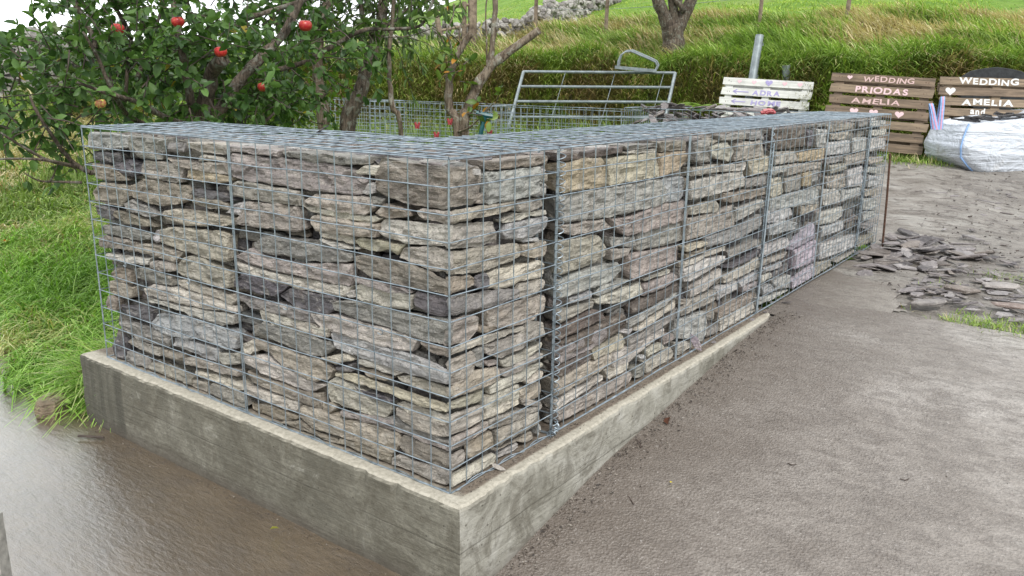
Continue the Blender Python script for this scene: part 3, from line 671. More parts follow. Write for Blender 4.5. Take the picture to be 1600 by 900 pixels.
# ---------------- concrete plinth ----------------
def plinth():
    path=[(-2.12,.62),(-2.12,-.055),(.083,-.055),(.083,2.68)]
    P=[];
    for i in range(3):
        a=Vector(path[i]);b=Vector(path[i+1]);n=max(2,int((b-a).length/.02))
        for k in range(n+(1 if i==2 else 0)):
            q=a.lerp(b,k/n);P.append((q,i,k==0 and i>0))
    prof=[(0,-.6),(0,-.34)]+[(0,-.34+.03*k) for k in range(1,11)]+[(0,-.014),(-.004,-.005),(-.012,0),(-.03,.001),(-.06,0),(-.11,-.001)]
    nor=[Vector((-1,0)),Vector((0,-1)),Vector((1,0))]
    V=[];k=len(prof)
    for q,i,cor in P:
        n=nor[i] if not cor else nor[i]+nor[i-1]
        t=min(1,max(0,(q.y-2.45)/.23))if i==2 else 0
        for (o,z) in prof:
            e=noise.noise(Vector((q.x*7,q.y*7,z*7)))*.005+noise.noise(Vector((q.x*45,q.y*45,z*40)))*.002
            if z>-.05 and o>-.02:e+=min(0,noise.noise(Vector((q.x*20,q.y*20,5)))+.05)*.016*(1 if z>-.02 else .4)
            zz=z+(noise.noise(Vector((q.x*30,q.y*30,o*30)))*.0018 if z>-.02 else 0)
            V.append((q.x+n.x*(o+e)-t*t*.06,q.y+n.y*(o+e),zz-t*t*.012))
    fc=[]
    for a in range(len(P)-1):
        for j in range(k-1):fc.append((a*k+j,(a+1)*k+j,(a+1)*k+j+1,a*k+j+1))
    mb=MB();mb.add(V,fc)
    # top slab under the baskets, set a little below the lip
    for x0,y0,x1,y1 in ((-2.02,.0,-.0,.6),(-.62,.6,-.0,2.62)):
        mb.add([(x0,y0,-.002),(x1,y0,-.002),(x1,y1,-.002),(x0,y1,-.002)],[(0,1,2,3)])
    for a,b in (((-2.12,.62),(-.62,.62)),((-.62,.62),(-.62,2.68)),((-.62,2.68),(.02,2.68))):
        mb.add([(a[0],a[1],-.6),(b[0],b[1],-.6),(b[0],b[1],-.003),(a[0],a[1],-.003)],[(3,2,1,0)])
    m,nt,b=nmat('plinth_concrete',.75);v=wpos(nt);vh=wpos(nt,(2.2,2.2,26));vv=wpos(nt,(26,26,2))
    ge=nt.nodes.new('ShaderNodeNewGeometry');sn=nt.nodes.new('ShaderNodeSeparateXYZ');nt.links.new(ge.outputs['Normal'],sn.inputs[0])
    sp=nt.nodes.new('ShaderNodeSeparateXYZ');nt.links.new(v,sp.inputs[0])
    f=tex(nt,3.2,6,.68,v,.5);g=tex(nt,55,5,.7,v);gr=tex(nt,1.3,6,.62,vh,.7);vg=tex(nt,1,5,.6,vv)
    side=ramp(nt,f,[(.3,(.10,.094,.072)),(.5,(.18,.17,.133)),(.7,(.27,.258,.21))])
    side=mix(nt,fr(nt,g,.58,.40,0,.35),side,(.08,.075,.058))
    side=mix(nt,fr(nt,gr,.48,.34,0,.45),side,(.115,.105,.08))
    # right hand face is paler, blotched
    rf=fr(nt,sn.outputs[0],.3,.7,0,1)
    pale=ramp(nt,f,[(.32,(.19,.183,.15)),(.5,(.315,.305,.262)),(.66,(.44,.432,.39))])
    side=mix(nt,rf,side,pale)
    # stains, air holes and a board joint
    vo=nt.nodes.new('ShaderNodeTexVoronoi');vo.inputs['Scale'].default_value=24;nt.links.new(v,vo.inputs['Vector'])
    side=mix(nt,fr(nt,vo.outputs['Distance'],.10,.07,0,.8),side,(.05,.045,.035))
    st=tex(nt,7,7,.75,v,1.)
    side=mix(nt,fr(nt,st,.52,.40,0,.6),side,(.095,.085,.062))
    side=mix(nt,fr(nt,st,.58,.68,0,.5),side,(.42,.41,.36))
    jn=mth(nt,'ABSOLUTE',mth(nt,'ADD',sp.outputs[2],mth(nt,'ADD',mth(nt,'MULTIPLY',f,.006),.142)))
    side=mix(nt,fr(nt,jn,.0035,.001,0,.55),side,(.06,.055,.042))
    # damp left end with vertical runs
    dm=fr(nt,mth(nt,'ADD',sp.outputs[0],mth(nt,'MULTIPLY',vg,.06)),-1.74,-1.76,0,.8)
    side=mix(nt,dm,side,ramp(nt,vg,[(.35,(.055,.052,.04)),(.65,(.12,.115,.09))]))
    # rising damp above the ground line (ground climbs along the right side)
    rise=fr(nt,sp.outputs[1],.15,2.6,0,.30);gz=mth(nt,'SUBTRACT',sp.outputs[2],rise)
    wetz=mth(nt,'ADD',gz,mth(nt,'MULTIPLY',f,-.10))
    side=mix(nt,fr(nt,wetz,-.30,-.375,0,.8),side,(.075,.062,.048))
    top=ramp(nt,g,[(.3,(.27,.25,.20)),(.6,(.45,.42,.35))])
    top=mix(nt,fr(nt,f,.6,.72,0,.6),top,(.25,.21,.16))
    # soil lying on the ledge along the right wing
    so_=mth(nt,'MULTIPLY',fr(nt,mth(nt,'ADD',sp.outputs[0],mth(nt,'MULTIPLY',f,.03)),.062,.052,0,1),fr(nt,sp.outputs[1],-.01,.03,0,1))
    top=mix(nt,so_,top,ramp(nt,g,[(.35,(.10,.08,.06)),(.65,(.22,.18,.14))]))
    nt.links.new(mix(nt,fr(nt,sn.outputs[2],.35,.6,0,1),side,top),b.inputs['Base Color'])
    bump(nt,b,mth(nt,'ADD',mth(nt,'MULTIPLY',gr,1.6),mth(nt,'ADD',g,mth(nt,'MULTIPLY',f,1.5))),.7,.006)
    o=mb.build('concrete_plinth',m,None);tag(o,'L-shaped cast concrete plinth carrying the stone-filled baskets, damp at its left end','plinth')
plinth()
# ---------------- stones in the baskets ----------------
COLS={'t':(.405,.375,.325),'l':(.52,.495,.44),'y':(.47,.44,.355),'o':(.46,.385,.275),'b':(.30,.265,.22),'g':(.29,.28,.262),'G':(.39,.40,.39),'d':(.14,.132,.143),
'D':(.16,.132,.113),'p':(.37,.33,.315),'P':(.47,.43,.48),'w':(.48,.475,.46),'B':(.28,.25,.21)}
CW={'t':'tan','l':'pale buff','y':'yellowish','o':'ochre','b':'brown','g':'grey','G':'blue-grey','d':'dark slate','D':'dark brown','p':'pinkish grey','P':'lilac','w':'whitish grey','B':'grey-brown'}
def stone_geo(poly,seed,step=.0095,back=.11,rough=1.):
    P=[(float(a),float(b)) for a,b in poly]
    us=[p[0] for p in P];u0,u1=min(us),max(us);wd=u1-u0
    n=max(5,int(wd/step));hmean=None
    ts=[i/(n) for i in range(n+1)]
    # denser sampling at both ends
    U=[u0+wd*(.5-.5*math.cos(math.pi*t))*.35+wd*t*.65 for t in ts];U[0]+=1e-4;U[-1]-=1e-4
    top=[];bot=[]
    for u in U:
        vs=[]
        for i in range(len(P)):
            a=P[i];b=P[(i+1)%len(P)]
            if (a[0]-u)*(b[0]-u)<=0 and a[0]!=b[0]:
                vs.append(a[1]+(b[1]-a[1])*(u-a[0])/(b[0]-a[0]))
        top.append(max(vs));bot.append(min(vs))
    H=max(t-b for t,b in zip(top,bot));m=max(5,int(H/step*1.25))
    V=[];r=min(.0055,H*.2);o=seed*3.17
    base=R.uniform(0,.012);tu=R.uniform(-.02,.02);tv=R.uniform(-.08,.10)
    for i,u in enumerate(U):
        e=min(u-u0,u1-u);k=min(1,e/(H*.14+.004));cf=.5+.5*math.sqrt(1-(1-k)**2)
        mid=(top[i]+bot[i])/2;h=(top[i]-bot[i])/2*cf
        t_=mid+h*1.0+noise.fractal(Vector((u*18,o,0)),.7,2.2,4)*.0045*rough;b_=mid-h*1.0+noise.fractal(Vector((u*18,o+9,0)),.7,2.2,4)*.0045*rough
        if t_-b_<.004:t_=b_+.004
        for j in range(m+1):
            q=j/m;q=q*.8+.2*(.5-.5*math.cos(math.pi*q));v=b_+(t_-b_)*q
            ev=min(v-b_,t_-v);ke=min(1,ev/r);ku=min(1,e/r)
            d=base+(r*(1-math.sqrt(max(0,1-(1-ke)**2))))*.9+(r*(1-math.sqrt(max(0,1-(1-ku)**2))))*.9
            vv=v-mid
            st=noise.noise(Vector((u*5+o,vv*75,o)))*.0055+noise.fractal(Vector((u*22+o,vv*38,o*.7)),.7,2.2,4)*.0042
            stp=noise.noise(Vector((u*12,vv*28+o,3)));st+=(.006 if stp>.12 else 0)+(.004 if stp>.35 else 0);st+=(noise.voronoi(Vector((u*16+o,vv*34,o)))[0][0]-.35)*.008
            d+=(st*rough)*(.35+.65*min(ke,ku))+(u-(u0+u1)/2)*tu+vv*tv
            V.append((u+noise.noise(Vector((v*40,o,u*9)))*.0035*(1-ku),v,max(d,-.004)))
    m1=m+1;fc=[]
    for i in range(n):
        for j in range(m):fc.append((i*m1+j,(i+1)*m1+j,(i+1)*m1+j+1,i*m1+j+1))
    # rim going back and narrowing
    rim=[(i,0) for i in range(n)]+[(n,j) for j in range(m)]+[(i,m) for i in range(n,0,-1)]+[(0,j) for j in range(m,0,-1)]
    cu=(u0+u1)/2;cv=sum(P_[1] for P_ in P)/len(P);s0=len(V);L=len(rim)
    sh=max(.3,1-.03/max(wd*.5,.03))
    for (dd,kk,kv) in ((min(.02,back*.4),1.,1.),(back,sh,.72)):
        for (i,j) in rim:
            a=V[i*m1+j];V.append((cu+(a[0]-cu)*kk,cv+(a[1]-cv)*kv+0*cv,a[2]+dd))
    for k in range(L):
        k2=(k+1)%L;a=rim[k][0]*m1+rim[k][1];b=rim[k2][0]*m1+rim[k2][1]
        fc.append((b,a,s0+k,s0+k2));fc.append((s0+k2,s0+k,s0+L+k,s0+L+k2))
    return V,fc
def facemap(f,setb=.006):
    if f=='L':return lambda u,v,d:(u,setb+d,v)
    return lambda u,v,d:(-setb-d,u,v)
BAY={'L':[(-2.1,-.99,'left face outer half'),(-.99,.1,'left face near half')],'E':[(0,.6,'narrow end face')],
'R':[(.5,1.524,'bay one right of spiral'),(1.524,2.515,'bay two right of spiral'),(2.515,3.505,'bay three right of spiral'),(3.505,4.496,'bay four right of spiral'),(4.496,5.3,'last short bay')]}
ORD=['','first','second','third','fourth','fifth','sixth','seventh','eighth','ninth','tenth','eleventh','twelfth','thirteenth','fourteenth']
CARD=' one two three four five six seven eight nine ten eleven twelve thirteen fourteen fifteen sixteen seventeen eighteen nineteen twenty twentyone twentytwo twentythree twentyfour twentyfive twentysix twentyseven'.split(' ')
seen=set()
def build_stones():
    for k,ln in enumerate(STONES.strip().split('\n')):
        w=ln.split();f=w[0][0];cc=w[0][1];nn=[int(a)/1000 for a in w[1:]];P=list(zip(nn[0::2],nn[1::2]))
        lo,hi={'L':(-1.972,-.010),'E':(.010,.500),'R':(.572,5.09)}[f]
        P=[(min(max(a,lo),hi),min(max(b,.006),.972)) for a,b in P]
        us=[a for a,b in P]
        if max(us)-min(us)<.012:continue
        nearc=(f=='L' and max(us)>-.14) or (f=='E' and min(us)<.14)
        V,fc=stone_geo(P,k+1,back=.022 if nearc else .11,step=.0095 if f!='R' else (.011 if min(us)<2.5 else .015))
        fm=facemap(f);W=[fm(*q) for q in V];a=np.array(W);c=(a.min(0)+a.max(0))/2
        me=bpy.data.meshes.new('slate_stone');me.from_pydata([tuple(q) for q in (a-c)],[],fc)
        me.update()
        o=link('slate_stone',me,M_stone,None,c)
        b=COLS[cc];j=R.uniform(.94,1.18);o.color=(b[0]*j*R.uniform(.97,1.03),b[1]*j,b[2]*j*R.uniform(.95,1.05),1)
        cu=sum(us)/len(us);cv=sum(p[1] for p in P)/len(P);wd=max(us)-min(us);H=max(p[1] for p in P)-min(p[1] for p in P)
        bay=[q for q in BAY[f] if q[0]<=cu<q[1]] or [BAY[f][-1]];bay=bay[0]
        row=min(13,max(1,int((.99-cv)/.0762)+1))
        shp='slab' if wd/max(H,.01)>3.2 else ('block' if wd/max(H,.01)>1.5 else 'chunk')
        size='long' if wd>.30 else('small' if wd<.12 else 'flat')
        col=int((cu-bay[0])/.0762)+1 if f!='L' else int((cu-max(bay[0],-1.98))/.0762)+1
        fr_=((.99-cv)/.0762)%1;hi='high in' if fr_<.5 else 'low in';ce=('left' if ((cu-bay[0])/.0762)%1<.5 else 'right')
        for pre,suf in (('',''),(hi+' ',''),(hi+' ',' '+ce),('mid ',''),('mid ',' '+ce)):
            lab=f"{size} {CW[cc]} {shp}, {bay[2]}, {pre}mesh row {ORD[row]} column {CARD[min(27,max(1,col))]}{suf}"
            if lab not in seen:break
        seen.add(lab)
        tag(o,lab,'stone','flat slate stones stacked in the baskets')
build_stones()
def rubble():
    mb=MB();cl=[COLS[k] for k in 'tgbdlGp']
    q=5000
    for f,u0,u1 in (('L',-1.97,-.05),('E',.05,.475),('R',.60,5.09)):
        v=.006
        while v<.965:
            h=R.uniform(.03,.062);u=u0+R.uniform(-.06,0)
            while u<u1:
                w_=R.uniform(.08,.24);a=max(u,u0);b=min(u+w_,u1)
                if b-a>.03:
                    vt=min(v+h*R.uniform(.9,1.12),.972);q+=1
                    P=[(a+.003,v+R.uniform(0,.006)),(b-.003,v+R.uniform(0,.008)),(b-R.uniform(.004,.02),vt-R.uniform(0,.01)),((a+b)/2,vt),(a+R.uniform(.004,.02),vt-R.uniform(0,.01))]
                    V,fc=stone_geo(P,q,step=.017,back=.06);fm=facemap(f,R.uniform(.032,.06));c=R.choice(cl);j=R.uniform(.42,.72)  # filler colours darkened, painting shade into the gaps between the big stones
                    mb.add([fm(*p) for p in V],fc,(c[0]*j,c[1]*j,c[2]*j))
                u+=w_
            v+=h
    # flat slates lying just under the lids
    def slab(x,y,z,L,W,T,rz,tilt,col):
        n=R.randint(6,9);M=Matrix.Translation((x,y,z))@Matrix.Rotation(rz,4,'Z')@Matrix.Rotation(tilt,4,'X')
        ring=[(math.cos(2*math.pi*i/n)*L*R.uniform(.75,1.1)/2,math.sin(2*math.pi*i/n)*W*R.uniform(.75,1.1)/2) for i in range(n)]
        vs=[M@Vector((a,b,-T/2)) for a,b in ring]+[M@Vector((a*.95,b*.95,T/2)) for a,b in ring]
        mb.add(vs,[tuple(range(n-1,-1,-1)),tuple(range(n,2*n))]+[(i,(i+1)%n,n+(i+1)%n,n+i) for i in range(n)],col)
    for k in range(620):
        if k<190:x,y=R.uniform(-1.88,-.1),R.uniform(.09,.45)
        else:x,y=R.uniform(-.45,-.09),R.uniform(.4,5.0)
        c=R.choice([COLS['d'],COLS['g'],COLS['p'],COLS['w'],COLS['d'],COLS['D']]);j=R.uniform(.7,1.2)
        slab(x,y,R.uniform(.945,.968),R.uniform(.10,.24),R.uniform(.06,.13),R.uniform(.008,.02),R.uniform(0,3.14),R.uniform(-.1,.1),(c[0]*j,c[1]*j,c[2]*j))
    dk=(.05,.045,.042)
    mb.box((-.99,.267,.475),(.90,.17,.47),None,dk);mb.box((-.267,2.8,.475),(.17,2.24,.47),None,dk)  # solid dark core boxes added inside the fill to block light
    # back faces, roughly stacked (seen only from the garden side)
    for k in range(420):
        if k<130:x,y=R.uniform(-1.9,-.6),.49
        else:x,y=-.49,R.uniform(.6,5.05)
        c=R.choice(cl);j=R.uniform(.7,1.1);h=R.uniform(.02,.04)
        sx,sy=(R.uniform(.05,.11),.04) if k<130 else (.04,R.uniform(.05,.11))
        mb.box((x,y,R.uniform(.05,.93)),(sx,sy,h),Matrix.Rotation(R.uniform(-.05,.05),3,'Y'),(c[0]*j,c[1]*j,c[2]*j))
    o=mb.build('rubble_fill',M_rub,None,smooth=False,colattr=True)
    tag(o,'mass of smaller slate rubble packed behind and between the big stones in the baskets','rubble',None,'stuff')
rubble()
# ---------------- gabion baskets ----------------
CELL=.0762;GH=13*CELL
def wire(mb,a,b,r=.0016,wob=.0035,n=5):
    a=Vector(a);b=Vector(b);L=(b-a).length;k=max(2,int(L/.16))
    o=R.uniform(0,99);pts=[]
    for i in range(k+1):
        t=i/k;q=a.lerp(b,t);e=math.sin(math.pi*t)**.5
        pts.append(q+Vector((noise.noise(Vector((t*L*3,o,0))),noise.noise(Vector((t*L*3,o,5))),noise.noise(Vector((t*L*3,o,9)))))*wob*2*e)
    mb.tube(pts,r,n,False)
def mesh_panel(O,U,V,nu,nv,out,r=.0016,wob=.002,top_extra=False):
    """nu x nv cells of welded wire in the plane O + U,V ; out = outward unit"""
    mb=MB();O,U,V,out=Vector(O),Vector(U),Vector(V),Vector(out)
    for i in range(nu+1):wire(mb,O+U*CELL*i,O+U*CELL*i+V*CELL*nv,r,wob)
    for j in range(nv+1):wire(mb,O+V*CELL*j+out*.003,O+V*CELL*j+U*CELL*nu+out*.003,r,wob)
    return mb
def helix(mb,a,b,rad=.011,pitch=.022,r=.0017):
    a=Vector(a);b=Vector(b);t=(b-a).normalized();L=(b-a).length
    x=t.cross(Vector((0,0,1)) if abs(t.z)<.9 else Vector((1,0,0))).normalized();y=t.cross(x);n=int(L/pitch*9);pts=[]
    for i in range(n+1):
        g=2*math.pi*i/9;pts.append(a+t*L*i/n+(x*math.cos(g)+y*math.sin(g))*rad*(1+.12*math.sin(i*.7)))
    mb.tube(pts,r,4,False)
X,Y,Z=(1,0,0),(0,1,0),(0,0,1)
def basket(name,x0,y0,nx,ny,label,front,sides,group='galvanised gabion baskets of the wall',r=.0019,nz_=13,z0=.002,lid=True,cat='gabion basket',extra=None):
    e=empty(name,(x0,y0,z0),label,cat,group)
    w_,d_=nx*CELL,ny*CELL;h=nz_*CELL
    pan={'south':((x0,y0,z0),X,Z,nx,nz_,(0,-1,0)),'north':((x0,y0+d_,z0),X,Z,nx,nz_,(0,1,0)),'west':((x0,y0,z0),Y,Z,ny,nz_,(-1,0,0)),'east':((x0+w_,y0,z0),Y,Z,ny,nz_,(1,0,0))}
    for k,a in pan.items():
        nm='front_panel' if k==front else ('end_panel' if k in sides else 'back_panel')
        mesh_panel(*a,r=r,wob=.0035).build(nm,M_wire,e)
    if lid:mesh_panel((x0,y0,z0+h+.003),X,Y,nx,ny,(0,0,1),r=r*1.08,wob=.003).build('lid',M_wire,e)
    mb=MB()
    for cx,cy in ((x0,y0),(x0+w_,y0),(x0,y0+d_),(x0+w_,y0+d_)):
        mb.tube([(cx,cy,z0),(cx,cy,z0+h)],.0028,6)
    for zz in (z0,z0+h):
        mb.tube([(x0,y0,zz),(x0+w_,y0,zz),(x0+w_,y0+d_,zz),(x0,y0+d_,zz),(x0,y0,zz)],.0026,6)
    mb.build('edge_wires',M_wire,e)
    return e
A=basket('gabion_basket',-26*CELL,0,26,7,'stone-filled wire basket of the left wing, from left end to near corner','south',('east','west'))
B_=basket('gabion_basket',-7*CELL,7*CELL+.008,7,26,'stone-filled wire basket just right of the spiral-bound joint','east',('north','south'))
y2=33*CELL+.018
C_=basket('gabion_basket',-7*CELL,y2,7,26,'stone-filled wire basket in the farther half of the right wing','east',('north','south'))
y3=59*CELL+.026
D_=basket('gabion_basket',-7*CELL,y3,7,8,'short stone-filled wire basket closing the far end of the right wing','east',('north','south'))
def binders():
    mb=MB();helix(mb,(.012,7*CELL+.006,0),(.012,7*CELL+.006,GH),.014,.027,.0017)
    mb.build('spiral_binder',M_wire,A)
    # binding along the bottom and a knot at the coil foot
    mb=MB();helix(mb,(0,.02,.004),(0,7*CELL,.004),.006,.16,.0017);helix(mb,(-1.95,0,.004),(-.02,0,.004),.006,.2,.0017)
    for k in range(4):helix(mb,(.004,7*CELL-.03+.012*k,.006),(.02,7*CELL+.02,.02+.01*k),.012,.03)
    mb.build('lacing_wire',M_wire,A)
    mb=MB();x=-13*CELL
    for dx in (-.005,.006):mb.tube([(x+dx,.002,.004),(x+dx*.6,-.001,.5),(x+dx,.002,GH)],.0022,6)
    mb.build('diaphragm_edge',M_wire,A)
    for o,yy,rr,dk in ((B_,20*CELL+.008,.0026,0),(C_,46*CELL+.018,.0026,0)):
        mb=MB()
        for dy in (-.006,.006):mb.tube([(.001,yy+dy,.004),(.001,yy+dy,GH)],rr,6)
        mb.build('diaphragm_edge',M_wire,o)
    mb=MB();helix(mb,(.004,y2-.005,0),(.004,y2-.005,GH),.009,.03);mb.tube([(.012,y2-.03,.02),(.012,y2+.002,GH-.08)],.005,6)
    mb.build('spiral_binder',M_wire,C_)
    mb=MB();helix(mb,(.004,y3-.004,0),(.004,y3-.004,GH),.009,.03);mb.tube([(.010,y3-.01,.1),(.010,y3+.004,GH-.06)],.004,6)
    mb.build('spiral_binder',M_wire,D_)
    # little hooked stiffener ends on the left face
    mb=MB()
    for (px,py) in ((195,412),(294,438),(445,478),(592,516)):
        q=onp(px,py,1,-.004);pts=[Vector(q)+Vector((math.sin(a)*.012+.012,-.004-abs(math.sin(a))*.004,math.cos(a)*.010)) for a in np.linspace(.3,4.2,9)]
        mb.tube(pts,.0015,5)
    mb.build('stiffener_hook',M_wire,A)
binders()
# rear wing: one basket part-filled with slate, then empty ones
E_=basket('gabion_basket',-7*CELL-.01-19*CELL,4.575,19,7,'rear basket heaped with loose dark slates behind the long wing','south',('east','west'),r=.0019,lid=False)
x5=-7*CELL-.01-19*CELL-.012
lab=['empty wire basket next to the slate-heaped rear basket','empty wire basket in the middle of the rear row, behind the pruned tree','empty wire basket at the left end of the rear row behind the leaning trunks']
for k in range(3):
    x5-=20*CELL+.01;basket('empty_gabion_basket',x5,4.575,20,7,lab[k],'south',('east','west'),r=.0023,lid=False,group='empty gabion baskets of the rear row',z0=-.03+.005*k)
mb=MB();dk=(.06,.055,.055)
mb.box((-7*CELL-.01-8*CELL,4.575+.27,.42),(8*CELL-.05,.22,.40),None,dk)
for k in range(260):
    x=R.uniform(-1.85,-.6);z=R.uniform(.05,.82);c=R.choice([COLS['d'],COLS['g'],COLS['b']]);mb.box((x,R.choice((4.62,5.05)),z),(R.uniform(.04,.1),.03,R.uniform(.01,.03)),None,c)
tag(mb.build('rubble_fill',M_rub,None,colattr=True),'packed slate rubble filling the lower part of the rear basket','rubble',None,'stuff')
# ---------------- loose slates ----------------
def slate_mesh(L,W,T,seed):
    r=random.Random(seed);n=r.randint(5,8);ring=[]
    for i in range(n):
        g=2*math.pi*(i+r.uniform(-.25,.25))/n;k=r.uniform(.8,1.1)
        ring.append((math.cos(g)*L/2*k,math.sin(g)*W/2*k))
    V=[];F_=[]
    lay=((-.5,.93),(-.15,1.0),(.2,.985),(.5,.9))
    for q,(z,k) in enumerate(lay):
        for (a,b) in ring:V.append((a*k+r.uniform(-.003,.003),b*k+r.uniform(-.003,.003),z*T+r.uniform(-.1,.1)*T))
    for q in range(3):
        for i in range(n):F_.append((q*n+i,q*n+(i+1)%n,(q+1)*n+(i+1)%n,(q+1)*n+i))
    F_.append(tuple(range(n-1,-1,-1)));F_.append(tuple(3*n+i for i in range(n)))
    me=bpy.data.meshes.new('slate_slab');me.from_pydata(V,[],F_);me.update();me.materials.append(M_stone);return me
SL=[slate_mesh(R.uniform(.12,.24),R.uniform(.05,.12),R.uniform(.005,.016),k) for k in range(26)]
def slate(p,sc_,rz,tx,ty,label,group,col=None,cat='slate'):
    o=bpy.data.objects.new('slate_slab',R.choice(SL));C.objects.link(o);o.location=Vector(p);o.rotation_euler=(tx,ty,rz);o.scale=(sc_,sc_*R.uniform(.8,1.1),sc_*R.uniform(.8,1.3))
    c=col or R.choice([(.16,.145,.15),(.21,.19,.19),(.28,.26,.265),(.12,.11,.115),(.22,.195,.18),(.33,.315,.32)]);j=R.uniform(.85,1.25);o.color=(c[0]*j,c[1]*j,c[2]*j,1)
    if group and 'chip' not in label:
        lum=c[0]*j;w=label.split(' ')
        w=['black' if lum<.13 else 'dark grey' if lum<.20 else 'mid-grey' if lum<.27 else 'light grey','small' if sc_<.7 else 'medium' if sc_<1.2 else 'large']+[q for q in w if q not in('loose','dark','thin')]
        label=' '.join(w)
    return tag(o,label,cat,group)
def gp(px,py):
    o,d=ray(px,py);z=-.02
    for _ in range(8):
        q=o+d*((z-o[2])/d[2]);z=Gz(q[0],q[1])
    return q
for k in range(78):     # the heap by the far end
    a=R.gauss(0,1);b=R.gauss(0,1);px=1428+a*46;py=398+b*15
    if not 1335<px<1530 or not 366<py<436:px=R.uniform(1350,1500);py=R.uniform(375,425)
    q=gp(px,py)
    if q[0]<.05:q[0]=R.uniform(.06,.15)
    e=math.exp(-((px-1425)/60)**2-((py-398)/20)**2)
    slate((q[0],q[1],q[2]+.02+R.uniform(0,.06)*e),R.uniform(.8,1.6),R.uniform(0,6.3),R.uniform(-.3,.3),R.uniform(-.25,.25),'loose dark slate slab in the heap at the far foot of the wall','slates heaped at the far foot of the wall')
for k in range(150):
    px=R.uniform(1395,1600);py=R.uniform(405,508)
    if px<1440 and py<445 or py>470+ (px-1400)*.2:py=R.uniform(440,475);px=max(px,1430)
    q=gp(px,py);slate((q[0],q[1],q[2]+.022),R.uniform(.2,.75),R.uniform(0,6.3),R.uniform(-.12,.12),R.uniform(-.12,.12),'slate piece scattered on the muddy ground right of the heap','slates scattered on the mud')
for k in range(60):
    px=R.uniform(1400,1600);py=R.uniform(300,420);q=gp(px,py)
    if q[0]<.3:continue
    slate((q[0],q[1],q[2]+.02),R.uniform(.2,.6),R.uniform(0,6.3),R.uniform(-.1,.1),R.uniform(-.1,.1),'small slate chip lying on the track beyond the heap','slate chips on the track')
for px,py,s_,rz,lab,col in ((1562,455,1.5,.9,'long pale slate batten lying flat right of the mud patch',(.34,.32,.31)),(1500,460,1.3,.2,'grey slate slab on the ground beside the grass tuft',(.22,.19,.17)),(1450,482,1.2,1.0,'pale narrow slate at the corner of the concrete yard',(.33,.31,.3)),(1580,487,1.2,.4,'brownish slate half sunk in grass at the right edge',(.24,.19,.17)),(1495,292,1.1,.5,'white-looking slate chip far out on the track',(.5,.5,.52)),(1390,415,2.0,1.2,'broad slate leaning on the heap nearest the rusty bar',(.20,.18,.17)),(1375,404,1.8,.7,'grey slate slab against the foot of the rusty bar',(.21,.19,.18))):
    q=gp(px,py);o=slate((q[0],q[1],q[2]+.035),s_,rz,.06,.05,lab,None,col)
for k in range(85):   # heap in the rear basket
    x=R.uniform(-1.93,-.68);t=(x+1.93)/1.25
    slate((x,R.uniform(4.62,5.05),.86+R.uniform(0,.15)),R.uniform(.7,1.25),R.uniform(0,6.3),R.uniform(-.5,.5),R.uniform(-.5,.5),'dark slate piece in the loose heap on the rear basket','slates heaped in the rear basket')
q=onp(1088,545,0,.022);o=slate((q[0]-.005,q[1],q[2]+.03),.42,.2,1.25,.9,'purple slate shard leaning against the foot of the mesh',None,(.27,.235,.27))
slate((-1.06,.47,1.005),.5,.4,.2,-.5,'dark slate splinter poking up through the lid mesh',None,(.06,.06,.065))
q=onp(778,735,0,.02);slate((q[0],q[1],.012),.3,.4,.5,.3,'small pale pebble-like chip outside the mesh near the corner',None,(.5,.47,.43))
for px,py in ((610,128),(1035,500),(1045,492)):pass
for px,py,n in ((1110,530,0),(1170,497,0),(1195,485,0),(1230,470,0)):
    q=onp(px,py,2,.008);slate((max(q[0],.03),q[1],-.0),.35,R.uniform(0,6),.1,.1,'little slate chip at the foot of the right wing','slate chips at the foot of the wing')
q=onp(80,634,2,-.285);r_=slate_mesh(.20,.13,.075,99);o=link('boulder',r_,None,None,q);o.rotation_euler=(.1,.05,2.4);o.color=(.28,.22,.15,1)
tag(o,'rough brown stone lying at the edge of the long grass by the wet paving','stone')
# crumbs of stone and dirt
def crumbs():
    mb=MB()
    def cr(x,y,z,r,c):
        a=[Vector((R.uniform(-1,1),R.uniform(-1,1),R.uniform(-.2,1)))*r for _ in range(5)]
        mb.add([q+Vector((x,y,z)) for q in a],[(0,1,2),(0,2,3),(0,3,4),(1,2,4),(0,4,1),(2,3,4)],c)
    for k in range(1600):
        y=R.uniform(0,2.6);x=.012+abs(R.gauss(0,.018));cr(x,y,.0,R.uniform(.001,.004),R.choice([(.12,.10,.08),(.2,.17,.14),(.07,.06,.05),(.3,.28,.25)]))
    for k in range(1300):
        y=R.uniform(.05,2.7);x=.09+abs(R.gauss(0,.06));cr(x,y,Gz(x,y)+.014,R.uniform(.002,.007),R.choice([(.10,.08,.065),(.16,.13,.11),(.06,.05,.045),(.32,.29,.25)]))
    for k in range(2600):
        s=R.uniform(4.5,10.5);l=R.uniform(2.3,6);x,y=xy(s,l)
        if x<.1:continue
        cr(x,y,Gz(x,y)+.012,R.uniform(.004,.02),R.choice([(.2,.18,.16),(.13,.11,.10),(.33,.31,.29),(.09,.075,.065)]))
    for k in range(700):
        x,y=R.uniform(.1,3.5),R.uniform(-1.5,3);cr(x,y,Gz(x,y)+.013,R.uniform(.0015,.004),R.choice([(.45,.42,.38),(.08,.06,.05),(.3,.27,.23)]))
    for k in range(250):
        x,y=R.uniform(-2.2,.1),-.07-abs(R.gauss(0,.03));cr(x,y,-.315,R.uniform(.002,.005),R.choice([(.10,.08,.065),(.2,.17,.13)]))
    tag(mb.build('gravel',M_rub,None,colattr=True),'crumbs of grit and slate dust strewn over the yard and track','gravel',None,'stuff')
crumbs()
